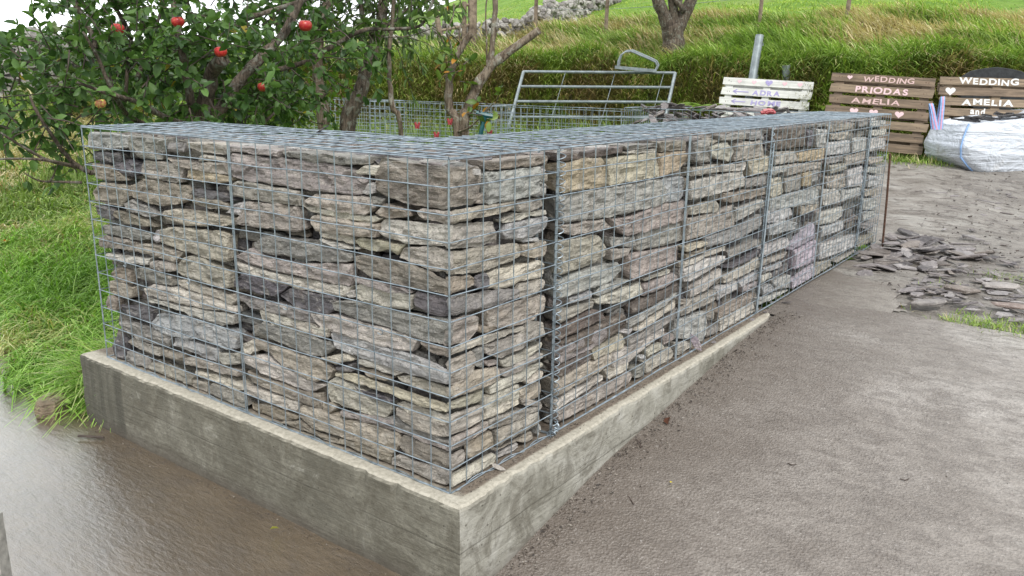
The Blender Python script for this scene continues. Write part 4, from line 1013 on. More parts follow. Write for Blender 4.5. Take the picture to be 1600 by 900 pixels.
# ---------------- posts, rod, gate ----------------
def solid(name,parts,m,label,cat,group=None):
    mb=MB();parts(mb);return tag(mb.build(name,m,None),label,cat,group)
a=onp(1391,240,0,.10);b=onp(1379,380,0,.10)
solid('reinforcing_bar',lambda m:m.tube([a,Vector(a).lerp(Vector(b),.5)+Vector((.003,0,0)),Vector(b)+(Vector(b)-Vector(a)).normalized()*.08],.008,7),M_rust,'thin rusty steel bar standing upright at the far end of the wall','bar')
solid('corner_post',lambda m:(m.box((*S(-7,860,1.9)[:2],-.33+(S(0,806,1.9)[2]+.33)/2),(.02,.02,(S(0,806,1.9)[2]+.33)/2),Matrix.Rotation(.62,3,'Z'))),simple('grey_timber',(.35,.34,.31),.8,0,.3,30,.6,.003),'pale grey timber post cut by the lower left corner of the view','post')
def pole(px,py,px2,py2,s1,s2,r,name,label):
    a=S(px,py,s1);b=S(px2,py2,s2);d=(a-b)/np.linalg.norm(a-b);o=empty(name,b,label,'post')
    mb=MB();mb.tube([b,a],[r,r],16,False);mb.tube([a-d*.1,a],[r*.86,r*.86],16,False);mb.tube([a-d*.0,a+d*.002],[r,r*.86],16,False);mb.build('tube',M_galv,o)
    mb=MB()
    for t in (.12,.55):
        q=a-d*t;mb.box(q+RH*r*1.05,(.012,.012,.02))
    mb.build('lug',M_galv,o)
pole(1187,55,1162,205,11.4,11.15,.054,'steel_post','leaning galvanised steel tube rising behind the white pallet')
pole(1229,102,1226,215,11.3,11.3,.055,'steel_post','short dark galvanised post stub behind the white pallet')
def gate():
    TL,TR=S(818,112,12.75),S(1055,114,11.95);BL,BR=S(791,213,12.1),S(1033,213,11.35)
    TL,TR,BL,BR=map(Vector,(TL,TR,BL,BR))
    e=empty('field_gate',(BL+BR)/2,'galvanised tubular field gate leaning back on the grassy bank','gate')
    for q1,q2 in ((TL,BL),(TR,BR)):
        mb=MB();mb.tube([q1,q2],.024,9);mb.build('stile',M_galv,e)
    for t in (0,.235,.47,.71,1):
        mb=MB();mb.tube([TL.lerp(BL,t),TR.lerp(BR,t)],.021 if t<.9 else .024,9);mb.build('rail',M_galv,e)
    for u in (.29,.62,.93):
        mb=MB();a=TL.lerp(TR,u);b=BL.lerp(BR,u-.02);mb.tube([a,b],.005,6);mb.build('brace',M_galv,e)
    e=empty('feed_barrier',S(993,108,12.2),'bent galvanised hoop frame resting on top of the leaning gate','metal frame')
    for ds in (0,.16):
        P=[S(x+ds*14,y-ds*10,12.15+ds) for x,y in ((965,106),(966,96),(970,86),(977,81),(986,80),(1000,86),(1014,92),(1024,97),(1027,103),(1024,110))]
        mb=MB();mb.tube(P,.014,8);mb.build('hoop',M_galv,e)
    a,b=Vector(S(961,105,12.1)),Vector(S(1026,111,12.0));mb=MB();d=(b-a).normalized()
    M=Matrix((d,Vector((0,0,1)).cross(d),Vector((0,0,1)))).transposed();mb.box((a+b)/2,((b-a).length/2,.05,.022),M);mb.build('base_bar',M_galv,e)
gate()
# ---------------- pallets with painted lettering ----------------
def paint(name,c,worn):
    m,nt,b=nmat(name,.75);v=coord(nt);b.inputs['Base Color'].default_value=(*c,1)
    if worn:
        n=tex(nt,22,5,.75,v);tr=nt.nodes.new('ShaderNodeBsdfTransparent');ms=nt.nodes.new('ShaderNodeMixShader')
        nt.links.new(fr(nt,n,.5-worn*.12,.56-worn*.12+.05,0,1),ms.inputs[0]);nt.links.new(b.outputs[0],ms.inputs[1]);nt.links.new(tr.outputs[0],ms.inputs[2])
        if worn<0:nt.links.remove(ms.inputs[0].links[0]);ms.inputs[0].default_value=0
        nt.links.new(ms.outputs[0],nt.nodes['Material Output'].inputs['Surface'])
    return m
P_white=paint('white_paint',(.68,.68,.66),0);P_pink=paint('pink_paint',(.72,.52,.54),-.4);P_pinkworn=paint('faded_pink_paint',(.60,.43,.41),-.25);P_lil=paint('lilac_paint',(.36,.32,.56),-.3);P_rose=paint('rose_paint',(.78,.50,.55),-.3)
def glyphs(txt,size,mat,parent,x,z,yoff,name='lettering',jit=.05,bold=.0015,width=None):
    cu=bpy.data.curves.new('t','FONT');xx=0;mb=MB();items=[]
    cu.size=size;cu.offset=bold;cu.extrude=.0012
    tmp=bpy.data.objects.new('t',cu);C.objects.link(tmp)
    for ch in txt:
        if ch==' ':xx+=size*.35;continue
        cu.body=ch;bpy.context.view_layer.update();me=bpy.data.meshes.new_from_object(tmp)
        vs=[Vector(v.co) for v in me.vertices];fs=[tuple(p.vertices) for p in me.polygons]
        x0=min(v.x for v in vs);x1=max(v.x for v in vs);items.append((vs,fs,x0,xx));xx+=(x1-x0)+size*.13;bpy.data.meshes.remove(me)
    bpy.data.objects.remove(tmp);k=(width/xx) if width else 1
    for vs,fs,x0,ox in items:
        a=R.uniform(-jit,jit);dz=R.uniform(-.05,.05)*size;sc2=R.uniform(.93,1.07)
        out=[]
        for v in vs:
            px_,pz=(v.x-x0)*sc2,v.y*sc2;out.append(Vector((x+(ox+px_*math.cos(a)-pz*math.sin(a))*k,-yoff-.0015-v.z,z+dz+px_*math.sin(a)+pz*math.cos(a))))
        mb.add(out,fs)
    return mb.build(name,mat,parent,world=False)
def heart(r,mat,parent,x,z,yoff,name='painted_heart'):
    pts=[]
    for i in range(22):
        t=2*math.pi*i/22;pts.append((x+r*.062*16*math.sin(t)**3*1.05,z+r*.062*(13*math.cos(t)-5*math.cos(2*t)-2*math.cos(3*t)-math.cos(4*t))*.95))
    mb=MB();n=22;mb.add([(a,-yoff-.001,b) for a,b in pts]+[(a,-yoff-.003,b) for a,b in pts],[tuple(range(n,2*n)),tuple(range(n-1,-1,-1))]+[(i,(i+1)%n,n+(i+1)%n,n+i) for i in range(n)])
    return mb.build(name,mat,parent,world=False)
def arrow(mat,parent,x,z,yoff,L=.15):
    mb=MB()
    for c,h,a in (((x+L/2,-yoff-.002,z),(L/2,.0015,.006),0),((x+.022,-yoff-.002,z+.012),(.03,.0015,.006),-.55),((x+.022,-yoff-.002,z-.012),(.03,.0015,.006),.55)):mb.box(c,h,Matrix.Rotation(a,3,'Y'))
    return mb.build('painted_arrow',mat,parent,world=False)
def plank_mat(name,c,c2,vs=1.):
    m,nt,b=nmat(name,.8);oi=nt.nodes.new('ShaderNodeObjectInfo')
    t=nt.nodes.new('ShaderNodeTexCoord');mp=nt.nodes.new('ShaderNodeMapping');mp.inputs['Scale'].default_value=(2.5,8,38);nt.links.new(t.outputs['Object'],mp.inputs['Vector']);nt.links.new(oi.outputs['Random'],mp.inputs['Location'])
    g=tex(nt,1.,6,.7,mp.outputs[0],.4);f=tex(nt,6,4,.6,t.outputs['Object'])
    nt.links.new(mix(nt,fr(nt,f,.45,.7,0,.55),ramp(nt,g,[(.34,c2),(.6,c)]),tuple(x*.55 for x in c)),b.inputs['Base Color']);bump(nt,b,g,.8,.005);return m
PW=plank_mat('whitewashed_wood',(.72,.72,.69),(.52,.52,.49));PB=plank_mat('pallet_wood',(.24,.175,.12),(.065,.05,.038));PB2=plank_mat('pale_pallet_wood',(.31,.235,.16),(.10,.075,.055))
def pallet(c,w_,rz,roll,lean,n,mats,label,pitch=.131,ph=.094):
    e=empty('wooden_pallet',c,label,'pallet','painted pallets standing against the bank',rz)
    e.rotation_euler=(lean,roll,rz)
    H=pitch*(n-1)+ph;f=.055
    for k in range(n):
        z=H-ph/2-pitch*k;mb=MB();dx=R.uniform(-.012,.012)
        # plank as a gently warped board with uneven ends
        nx=14;vs=[];fs=[]
        for i in range(nx+1):
            x=-w_/2+w_*i/nx+dx;bow=math.sin(math.pi*i/nx)*R.uniform(-.002,.002)
            eu=R.uniform(-.0015,.0015);cut=(.006*math.sin(k*2.1) if i in(0,nx) else 0)
            for (yy,zz) in ((-f,-ph/2),(-f,ph/2),(-f+.020,ph/2),(-f+.020,-ph/2)):vs.append((x+cut*(1 if zz>0 else -1),yy+bow,z+zz+eu))
        for i in range(nx):
            for j in range(4):fs.append((i*4+j,(i+1)*4+j,(i+1)*4+(j+1)%4,i*4+(j+1)%4))
        fs.append((0,1,2,3));fs.append((nx*4+3,nx*4+2,nx*4+1,nx*4));mb.add(vs,fs)
        mb.build('plank',mats[k%len(mats)],e,world=False)
    for x in (-w_/2+.09,0,w_/2-.09):
        mb=MB();mb.box((x,.0,H/2-.02),(.045,.034,H/2-.02));mb.build('stringer',mats[0],e,world=False)
    for z in (.1,H/2,H-.1):
        mb=MB();mb.box((0,.046,z),(w_/2-.01,.011,.048));mb.build('back_board',mats[-1],e,world=False)
    mb=MB()
    for k in range(n):
        for x in (-w_/2+.075,-w_/2+.105,-.015,.018,w_/2-.1,w_/2-.072):mb.tube([(x,-f+.001,H-ph/2-pitch*k+R.uniform(-.02,.02)),(x,-f-.0015,H-ph/2-pitch*k)],.003,6)
    mb.build('nail_heads',M_rust,e,world=False)['kind']='stuff'
    return e,H,pitch,ph,f
def baseof(pa,pb,H,s_a,s_b,ln):
    a,b=S(*pa,s_a),S(*pb,s_b);c=(a+b)/2;rz=math.atan2(b[1]-a[1],b[0]-a[0]);return c,rz
# white
c,rz=baseof((1128,124),(1267,124),.9,11.15,10.65,0)
e,H,pt,ph,f=pallet((c[0]-.02,c[1]-.03,c[2]-.87),1.15,rz,math.radians(2.5),math.radians(-13),7,[PW],'white-painted pallet with lilac arrows and ADRA HOME lettering')
for i,(m_,r_) in enumerate(((P_rose,.027),(P_rose,.03),(P_lil,.045),(P_rose,.03),(P_rose,.03))):heart(r_,m_,e,-.36+i*.19+(.01 if i>2 else 0),H-ph/2+.003,f)
arrow(P_lil,e,-.42,H-ph/2-pt,f,.2);glyphs('ADRA',.088,P_lil,e,-.17,H-ph/2-pt-.03,f,jit=.1,bold=.003,width=.37)
arrow(P_lil,e,-.42,H-ph/2-2*pt,f,.18);glyphs('HOME',.084,P_lil,e,-.17,H-ph/2-2*pt-.028,f,jit=.1,bold=.003,width=.40)
# brown one with the faded wedding sign
c,rz=baseof((1303,122),(1455,124),.9,9.72,9.22,0)
e,H,pt,ph,f=pallet((c[0]-.03,c[1]-.03,c[2]-.80),1.09,rz,math.radians(3),math.radians(-13),7,[PB,PB2,PB],'dark brown pallet with faded pink WEDDING PRIODAS AMELIA and hearts',pitch=.126,ph=.092)
heart(.028,P_pink,e,-.355,H-ph/2+.003,f);glyphs('WEDDING',.082,P_pinkworn,e,-.21,H-ph/2-.032,f,jit=.12,width=.55)
glyphs('PRIODAS',.092,P_pink,e,-.27,H-ph/2-pt-.034,f,bold=.003,jit=.05,width=.57);glyphs('AMELIA',.082,P_pinkworn,e,-.29,H-ph/2-2*pt-.03,f,jit=.08,width=.54)
for x in (-.24,-.03,.24):heart(.045,P_pink,e,x,H-ph/2-3*pt,f)
# right one
c,rz=baseof((1480,128),(1645,128),.9,9.3,9.15,0)
e,H,pt,ph,f=pallet((c[0],c[1],c[2]-.72),1.2,rz,math.radians(1),math.radians(-9),7,[PB2,PB,PB2],'brown pallet with bold white WEDDING AMELIA and, behind the bulk bag',pitch=.113,ph=.083)
glyphs('WEDDING',.09,P_white,e,-.41,H-ph/2-.032,f,bold=.003,jit=.05,width=.63);heart(.052,P_white,e,-.49,H-ph/2-pt,f)
glyphs('AMELIA',.087,P_white,e,-.36,H-ph/2-2*pt-.030,f,bold=.003,jit=.05,width=.55);glyphs('and',.095,P_white,e,-.26,H-ph/2-3*pt-.02,f,bold=.003,jit=.05)
# round slate disc behind it
def disc():
    c=S(1556,122,9.75);mb=MB();n=28;V=[];M=Matrix.Rotation(rz,3,'Z')@Matrix.Rotation(-.15,3,'X')
    for y_,k in ((-.03,.97),(-.02,1),(.02,1),(.03,.97)):
        for i in range(n):
            g=2*math.pi*i/n;r=.42*k*(1+.04*math.sin(3*g)+.015*math.sin(9*g));V.append(M@Vector((r*math.cos(g),y_,r*.62*math.sin(g)))+Vector(c)+Vector((0,0,-.13)))
    F_=[(q*n+i,q*n+(i+1)%n,(q+1)*n+(i+1)%n,(q+1)*n+i) for q in range(3) for i in range(n)]+[tuple(range(n-1,-1,-1)),tuple(3*n+i for i in range(n))]
    mb.add(V,F_);tag(mb.build('stone_disc',simple('dark_slate',(.035,.038,.04),.95,0,.3,18,.6,.004),None),'round-topped dark slate slab showing above the right-hand pallet','slab')
disc()
# red ribbon on the white pallet foot, resting on the wall end
c=S(1199,173,8.2)
def rib(m):
    for i in range(9):
        a=i*.7;m.tube([Vector(c)+Vector((math.cos(a)*.035*RH[0],math.cos(a)*.035*RH[1],math.sin(a*1.3)*.012)),Vector(c)+Vector((math.cos(a+1)*.05*RH[0],math.cos(a+1)*.05*RH[1],.012*math.sin(a*2)))],.014,6)
c=Vector(S(1200,176,5.98));c.z=1.012
solid('rope_bundle',rib,simple('red_plastic',(.42,.07,.08),.4,0,.2,20,.1,.002),'small crumpled pink-red bundle on the lid in front of the white pallet','bundle')
# ---------------- bulk bag ----------------
def bag():
    P0=Vector(S(1500,268,8.45));rzb=math.atan2(RH[1],RH[0])+math.radians(6)
    e=empty('bulk_bag',(P0.x,P0.y,Gz(P0.x,P0.y)-.01),'white woven bulk bag with blue seams, half full, in front of the pallets','bulk bag',None,rzb)
    W,D,H=1.22,.8,.62;n=64;k=30;V=[]
    def prof(g):
        ex=.38;c_,s_=math.cos(g),math.sin(g);return W/2*math.copysign(abs(c_)**ex,c_),D/2*math.copysign(abs(s_)**ex,s_)
    for j in range(k+1):
        t=j/k;sw=(.90+.13*math.sin(math.pi*min(1,t*1.05))**.7)
        for i in range(n):
            g=2*math.pi*i/n;x,y=prof(g)
            z=H*t*(.80+.27*(x/W+.5))*(1 if t<.9 else 1)
            # sagging folds, mostly running across the front
            wr=noise.fractal(Vector((x*1.3+y,z*10+x*2.2,1.7)),.8,2.1,4)*.02+noise.noise(Vector((x*6,y*6,z*5)))*.02
            k_=sw*(1+wr*1.1)
            if x<-W*.3:k_*=1-.10*(1-t)**2*0+.0
            xx=x*k_+W/2+(-.10 if x<0 else 0)*math.sin(math.pi*t)*.8*0
            low=max(0,1-t*3)
            xx+=.16*low*(1 if x<0 else 0)*abs(x/W)*2
            V.append((xx,y*k_+D/2,z+noise.noise(Vector((x*4,y*4,9)))*.02*t))
    F_=[]
    for j in range(k):
        for i in range(n):F_.append((j*n+i,j*n+(i+1)%n,(j+1)*n+(i+1)%n,(j+1)*n+i))
    # folded-in collar and slack cloth over the contents
    base=len(V);m_=k*n
    for kk,dz in ((.93,-.01),(.8,-.05),(.55,-.05)):
        for i in range(n):
            x,y,z=V[m_+i];V.append(((x-W/2)*kk+W/2,(y-D/2)*kk+D/2,z+dz+noise.noise(Vector((x*7,y*7,kk*4)))*.03))
    for q in range(3):
        a=m_ if q==0 else base+(q-1)*n;b=base+q*n
        for i in range(n):F_.append((a+i,a+(i+1)%n,b+(i+1)%n,b+i))
    F_.append(tuple(base+2*n+i for i in range(n)))
    me=bpy.data.meshes.new('sack');me.from_pydata(V,[],F_);me.polygons.foreach_set('use_smooth',[True]*len(me.polygons))
    m,nt,b=nmat('woven_white',.55);v=coord(nt);wv=nt.nodes.new('ShaderNodeTexNoise');wv.inputs['Scale'].default_value=1;wv.inputs['Detail'].default_value=5;wv.inputs['Distortion'].default_value=.8
    nt.links.new(coord(nt,(2.2,2.2,13)),wv.inputs['Vector'])
    nt.links.new(mix(nt,fr(nt,tex(nt,4,5,.6,v),.58,.72,0,.4),(.58,.62,.68),(.42,.39,.34)),b.inputs['Base Color']);bump(nt,b,mth(nt,'ADD',wv.outputs['Fac'],mth(nt,'MULTIPLY',tex(nt,5,5,.6,v,.9),1.2)),1.,.04)
    link('sack',me,m,e)
    MBl=simple('blue_webbing',(.25,.42,.72),.6,0,.15,30,.2,.001);MPk=simple('pink_stripe_webbing',(.62,.32,.45),.6,0,.15,30,.2,.001)
    def follow(gi):
        return [Vector(V[j*n+gi])*1.0+Vector(((V[j*n+gi][0]-W/2)*.015,(V[j*n+gi][1]-D/2)*.02,0)) for j in range(0,k+1,2)]
    for gi in (int(n*.5)+6,n-7):
        mb=MB();mb.tube(follow(gi),.008,6);mb.build('seam',MBl,e,world=False)
    def strap(x,y,h,lean,w2=.023):
        for mt,ww,off in ((MBl,w2,0),(MPk,w2*.35,-.004)):
            mb=MB();pts=[];N_=14
            z0=V[m_+int(n*.5)+3][2]-.06
            for i in range(N_+1):
                t=i/N_;a=math.pi*t;pts.append((x+lean*math.sin(a)*h-.012+.024*t,y+.10*t,z0+math.sin(a)*h))
            vs=[];fs=[]
            for p in pts:vs+= [(p[0]-ww,p[1]+off,p[2]),(p[0]+ww,p[1]+off,p[2]+.004),(p[0]+ww,p[1]+.003+off,p[2]+.004),(p[0]-ww,p[1]+.003+off,p[2])]
            for i in range(N_):
                for j in range(4):fs.append((i*4+j,(i+1)*4+j,(i+1)*4+(j+1)%4,i*4+(j+1)%4))
            mb.add(vs,fs);mb.build('lifting_strap' if mt is MBl else 'strap_stripe',mt,e,world=False)
    strap(-.24,.1,.26,-.32);strap(-.16,.16,.33,-.02)
    mb=MB()
    for i in range(22):
        x=R.uniform(.2,.85);y=R.uniform(.15,.5);mb.box((x,y,.50+x*.13+R.uniform(0,.02)),(R.uniform(.04,.09),R.uniform(.03,.06),.008),Matrix.Rotation(R.uniform(-.4,.4),3,'Y')@Matrix.Rotation(R.uniform(0,3),3,'Z'))
    M0=parent_matrix(e);mb.v=[tuple(M0@Vector(q)) for q in mb.v]
    tag(mb.build('bag_contents',simple('black_plastic',(.035,.033,.035),.35,0,.2,15,.5,.01),None),'black plastic scraps and dark rubble heaped in the mouth of the bulk bag','rubble',None,'stuff')
bag()
# ---------------- dry stone wall, wooden hurdle, fence posts on the hill ----------------
def hillwall():
    P=[(490,112),(560,102),(640,92),(700,82),(760,72),(830,50),(910,22),(960,2)]
    # follow the terrain in the scene: build from ground points
    Q=[hit(px,py,16,70) for px,py in P]
    xs=[Vector(q) for q in Q];mb=MB();ico=[Vector(v) for v in ((0,0,1),(.89,0,.45),(.28,.85,.45),(-.72,.53,.45),(-.72,-.53,.45),(.28,-.85,.45),(.72,.53,-.45),(-.28,.85,-.45),(-.89,0,-.45),(-.28,-.85,-.45),(.72,-.53,-.45),(0,0,-1))]
    IF=[(0,1,2),(0,2,3),(0,3,4),(0,4,5),(0,5,1),(1,6,2),(2,7,3),(3,8,4),(4,9,5),(5,10,1),(6,7,2),(7,8,3),(8,9,4),(9,10,5),(10,6,1),(11,7,6),(11,8,7),(11,9,8),(11,10,9),(11,6,10)]
    for i in range(len(xs)-1):
        a,b=xs[i],xs[i+1];L=(b-a).length;m=int(L/(.17*sl_(a.x,a.y)[0]/36))
        for k in range(m):
            p=a.lerp(b,(k+R.random())/m);dn=(b-a).normalized();nn=Vector((-dn.y,dn.x,0))
            dist=sl_(p.x,p.y)[0];ks=dist/36;h=.80*ks
            for q in range(6):
                z=R.uniform(.0,h);o=nn*R.uniform(-.28,.28)*(1-z/h*.4)*ks;r=R.uniform(.09,.2)*ks;g=R.choice([(.34,.33,.31),(.42,.41,.39),(.26,.25,.235),(.50,.49,.46),(.16,.15,.14)])
                c=p+o;c.z=Gz(c.x,c.y)+z
                M=Matrix.Rotation(R.uniform(0,6),3,Vector((R.random(),R.random(),R.random())))
                mb.add([M@Vector((v.x*r*R.uniform(.8,1.3),v.y*r,v.z*r*R.uniform(.5,.8)))+c for v in ico],IF,g)
    tag(mb.build('dry_stone_wall',M_rub,None,colattr=True),'pale grey dry-stone field wall climbing the green hill behind the trees','wall')
hillwall()
def post(px,py,h,r,label,s0=14):
    q=hit(px,py,s0,60);e=solid('fence_post',lambda m:m.tube([(q[0],q[1],q[2]-.2),(q[0]+.01,q[1],q[2]+h*.5),(q[0]+.02,q[1],q[2]+h)],[r,r*.95,r*.9],7),M_wood,label,'fence post','fence posts on the hill');return q
qa=post(946,56,1.0,.04,'single dark fence post on the hill left of the forked tree')
qb=post(1186,42,1.0,.035,'thin fence post on the hill above the leaning steel tube')
qc=post(1322,38,1.0,.04,'fence post on the hill above the middle pallet')
qd=post(836,52,1.0,.04,'fence post before the stone wall, above the cut branch end')
solid('fence_wire',lambda m:[m.tube([Vector(a)+Vector((0,0,h)),(Vector(a)+Vector(b))/2+Vector((0,0,h-.03)),Vector(b)+Vector((0,0,h))],.004,4) for h in (.5,.9) for a,b in ((qd,qa),(qa,qb),(qb,qc))],M_galv,'thin strands of wire strung between the hill fence posts','wire')
def hurdle():
    a=hit(692,80,14,40);sA=sl_(a[0],a[1])[0];b=S(738,78,sA+.3);b[2]=Gz(b[0],b[1]);a,b=Vector(a),Vector(b)
    e=empty('wooden_hurdle',a,'old wooden rail hurdle with stout posts beside the stone wall','fence');k=sA/24
    ln=Vector((-.16*RH[0],-.16*RH[1],0))
    mb=MB();mb.tube([a,a+ln*k*1.3+Vector((0,0,1.15*k))],.08*k,7);mb.build('post',M_wood,e)
    mb=MB();mb.tube([b+Vector((0,0,-.1)),b+Vector((0,0,1.35*k))],.13*k,8);mb.build('post',M_wood,e)
    m_=a.lerp(b,.72);mb=MB();mb.tube([m_,m_+Vector((0,0,1.3*k))],.07*k,7);mb.build('post',M_wood,e)
    for h in (.55,1.1):
        mb=MB();mb.tube([a+ln*k*h+Vector((0,0,h*k)),b+Vector((0,0,(h+.12)*k))],.045*k,6);mb.build('rail',M_wood,e)
hurdle()
# ---------------- leaves and twigs ----------------
def leaves_mesh(name,P,D,size,m,parent,c0,c1,wf=.62,fold=.18,extra=None):
    """one leaf per point P (n,3), direction D, broad folded blade of 6 faces"""
    n=len(P);P=np.asarray(P,float);D=np.asarray(D,float);D/=np.linalg.norm(D,axis=1)[:,None]+1e-9
    rnd=NP.normal(size=(n,3));rnd[:,2]+=1.6
    Nn=rnd-(rnd*D).sum(1)[:,None]*D;Nn/=np.linalg.norm(Nn,axis=1)[:,None]+1e-9
    W=np.cross(D,Nn);s=size*NP.uniform(.45,1.3,n)[:,None]
    def pt(a,b,h):return P+D*s*a+W*s*b*wf+Nn*s*h
    cu=NP.uniform(-.12,.38,(n,1))
    v=[pt(0,0,0),pt(.35,.42,fold*.6),pt(.35,-.42,fold*.6),pt(.4,0,0),pt(.75,.36,fold*.5-cu*.5),pt(.75,-.36,fold*.5-cu*.5),pt(.78,0,-cu*.5),P+D*s-Nn*s*cu]
    V=np.stack(v,1).reshape(-1,3);b=np.arange(n)[:,None]*8
    tri=np.concatenate([b+np.array([[0,3,1]]),b+np.array([[0,2,3]]),b+np.array([[6,7,4]]),b+np.array([[5,7,6]])])
    quad=np.concatenate([b+np.array([[3,6,4,1]]),b+np.array([[2,5,6,3]])])
    t=NP.random_sample((n,1))**1.3;c=np.array(c0)*(1-t)+np.array(c1)*t
    if extra is not None:
        k=NP.random_sample(n)<extra[0];c[k]=np.array(extra[1])
    cols=np.repeat(c,8,axis=0)
    return np_mesh(name,V,[tri,quad],m,parent,cols)
def crown(blobs,ntw,per,tl,seed,droop=.15,keep=None):
    """twig paths through ellipsoid blobs [(centre, radii, weight)]"""
    r=np.random.RandomState(seed);tw=[];P=[];D=[]
    ws=np.array([b[2] for b in blobs],float);ws/=ws.sum()
    for k in range(ntw):
        b=blobs[r.choice(len(blobs),p=ws)];q=r.normal(size=3);q/=np.linalg.norm(q);q*=r.random_sample()**.45
        c=np.array(b[0])+q*np.array(b[1])
        if keep is not None and not keep(c):continue
        d=q*.7+r.normal(size=3)*.5+np.array([0,0,.25]);d/=np.linalg.norm(d);L=tl*r.uniform(.6,1.3);pts=[c]
        for i in range(4):
            d=d+r.normal(size=3)*.16-np.array([0,0,droop*.5]);d/=np.linalg.norm(d);pts.append(pts[-1]+d*L/4)
        tw.append(pts)
        for i in range(per):
            t=r.uniform(.1,1)*3.99;j=int(t);p=pts[j]+(pts[j+1]-pts[j])*(t-j)
            dd=(pts[j+1]-pts[j])/np.linalg.norm(pts[j+1]-pts[j])*.6+r.normal(size=3)*.65+np.array([0,0,-droop])
            P.append(p);D.append(dd)
    return tw,P,D
def limb(mb,pts,r0,r1,n=9,knob=.12,sub=5,seed=0):
    """tapered, slightly crooked limb through the given points"""
    pts=[Vector(p) for p in pts];out=[];rs=[];m=(len(pts)-1)*sub
    for i in range(m+1):
        t=i/sub;j=min(int(t),len(pts)-2);u=t-j
        p0=pts[max(j-1,0)];p1=pts[j];p2=pts[j+1];p3=pts[min(j+2,len(pts)-1)]
        q=.5*((2*p1)+(-p0+p2)*u+(2*p0-5*p1+4*p2-p3)*u*u+(-p0+3*p1-3*p2+p3)*u*u*u)
        r=r0+(r1-r0)*i/m
        q=q+Vector((noise.noise(Vector((i*.6,seed,1))),noise.noise(Vector((i*.6,seed,4))),0))*min(r*.35,.012)
        out.append(q);rs.append(r*(1+min(knob,.004/r+.03)*noise.noise(Vector((i*.5,seed,9)))*2))
    mb.tube(out,rs,n)
    return out
def tree(base,label,cat,limbs,bark,name='tree',twigs=None,leaf=None,group=None):
    e=empty(name,base,label,cat,group);mb=MB()
    for k,(pts,r0,r1) in enumerate(limbs):limb(mb,pts,r0,r1,10 if r0>.03 else 6,seed=k*3.3+base[0])
    mb.build('trunk',bark,e,smooth=True)
    if twigs:
        mb=MB()
        for t in twigs:mb.tube(t,[.0042,.0036,.003,.0022,.0012],3,False)
        mb.build('twigs',M_twig,e)['kind']='stuff'
    if leaf:
        P,D,size,c0,c1,kw=leaf;leaves_mesh('crown',P,D,size,M_leaf,e,c0,c1,**kw)
    return e
def W_(seq):return [S(x,y,s) for x,y,s in seq]
# --- apple tree
base=(-2.84,1.13,-.03)
L=[([base,S(322,250,4.8),S(318,190,4.8)],.065,.05),
(W_([(318,195,4.8),(322,150,4.75),(333,112,4.7),(348,92,4.6)]),.05,.036),
(W_([(330,200,4.8),(350,165,4.8),(372,128,4.85),(410,88,4.9),(445,50,5.0),(475,-10,5.1)]),.04,.022),
(W_([(312,195,4.8),(300,165,4.7),(290,110,4.6),(280,60,4.55),(270,0,4.6),(262,-90,4.7)]),.028,.014),
(W_([(308,200,4.8),(262,185,4.5),(215,160,4.3),(165,145,4.1),(120,128,4.0)]),.02,.007),
(W_([(308,210,4.8),(215,190,4.5),(180,150,4.2),(155,95,4.1),(130,50,4.0)]),.018,.006),
(W_([(140,270,4.2),(110,250,4.15),(80,210,4.05),(55,170,4.0),(47,150,4.0)]),.014,.006),
(W_([(128,262,4.2),(80,252,4.1),(40,232,4.0),(0,207,3.9)]),.011,.005),
(W_([(130,262,4.2),(70,250,4.0),(20,248,3.9),(-20,250,3.8)]),.010,.004),
(W_([(128,285,4.15),(90,284,4.1),(60,282,4.05),(38,270,4.0)]),.008,.003),
(W_([(78,283,4.08),(86,268,4.06),(80,258,4.0)]),.005,.002),
(W_([(250,230,4.7),(190,262,4.4),(140,270,4.2)]),.018,.013),
(W_([(205,60,4.6),(200,100,4.6),(195,160,4.6)]),.01,.012),
(W_([(100,-40,4.6),(120,10,4.6),(140,45,4.6),(150,75,4.5)]),.02,.012),
(W_([(150,-30,4.4),(185,20,4.5),(205,60,4.6)]),.012,.012),
(W_([(215,120,4.5),(240,55,4.6),(262,-20,4.8)]),.012,.006),
(W_([(390,200,5.0),(420,185,5.1),(450,150,5.3)]),.012,.006),
(W_([(380,30,4.9),(430,15,5.0),(490,-5,5.2)]),.02,.012)]
bl=[(S(250,60,4.7),(.75,.75,.45),5),(S(100,90,4.4),(.50,.5,.42),3.0),(S(380,60,5.0),(.5,.6,.42),3.6),(S(60,150,4.2),(.30,.4,.26),1.2),(S(200,150,4.5),(.5,.5,.22),2.2),(S(310,150,5.1),(.6,.5,.25),3.0),
(S(420,165,5.5),(.26,.35,.2),2.4),(S(380,-110,5.0),(.8,.9,.35),2.2),(S(-60,140,4.3),(.4,.5,.25),1.0),(S(20,235,4.0),(.28,.2,.12),.35),(S(120,10,4.6),(.4,.4,.3),1.3),(S(175,250,4.9),(.35,.3,.12),.8),(S(500,20,5.4),(.3,.4,.25),1.0)]
def kp(c):
    # open sky corner and the grassy gap at the lower left stay clear
    v=np.array(c)-CO;z=v@F;px=800+FPX*(v@R2)/z;py=450-FPX*(v@U2)/z
    if c[1]<.62 and c[0]>-2.15:return False
    if px<85 and -160<py<60:return False
    if px<230 and py<-95:return False
    return True
tw,P,D=crown(bl,540,15,.30,5,.2,kp)
ap=tree(base,'apple tree with red apples and dark glossy leaves behind the left wing','tree',L,M_bark,'apple_tree',tw,(P,D,.060,(.03,.072,.018),(.12,.22,.055),dict(extra=(.008,(.35,.28,.04)))))
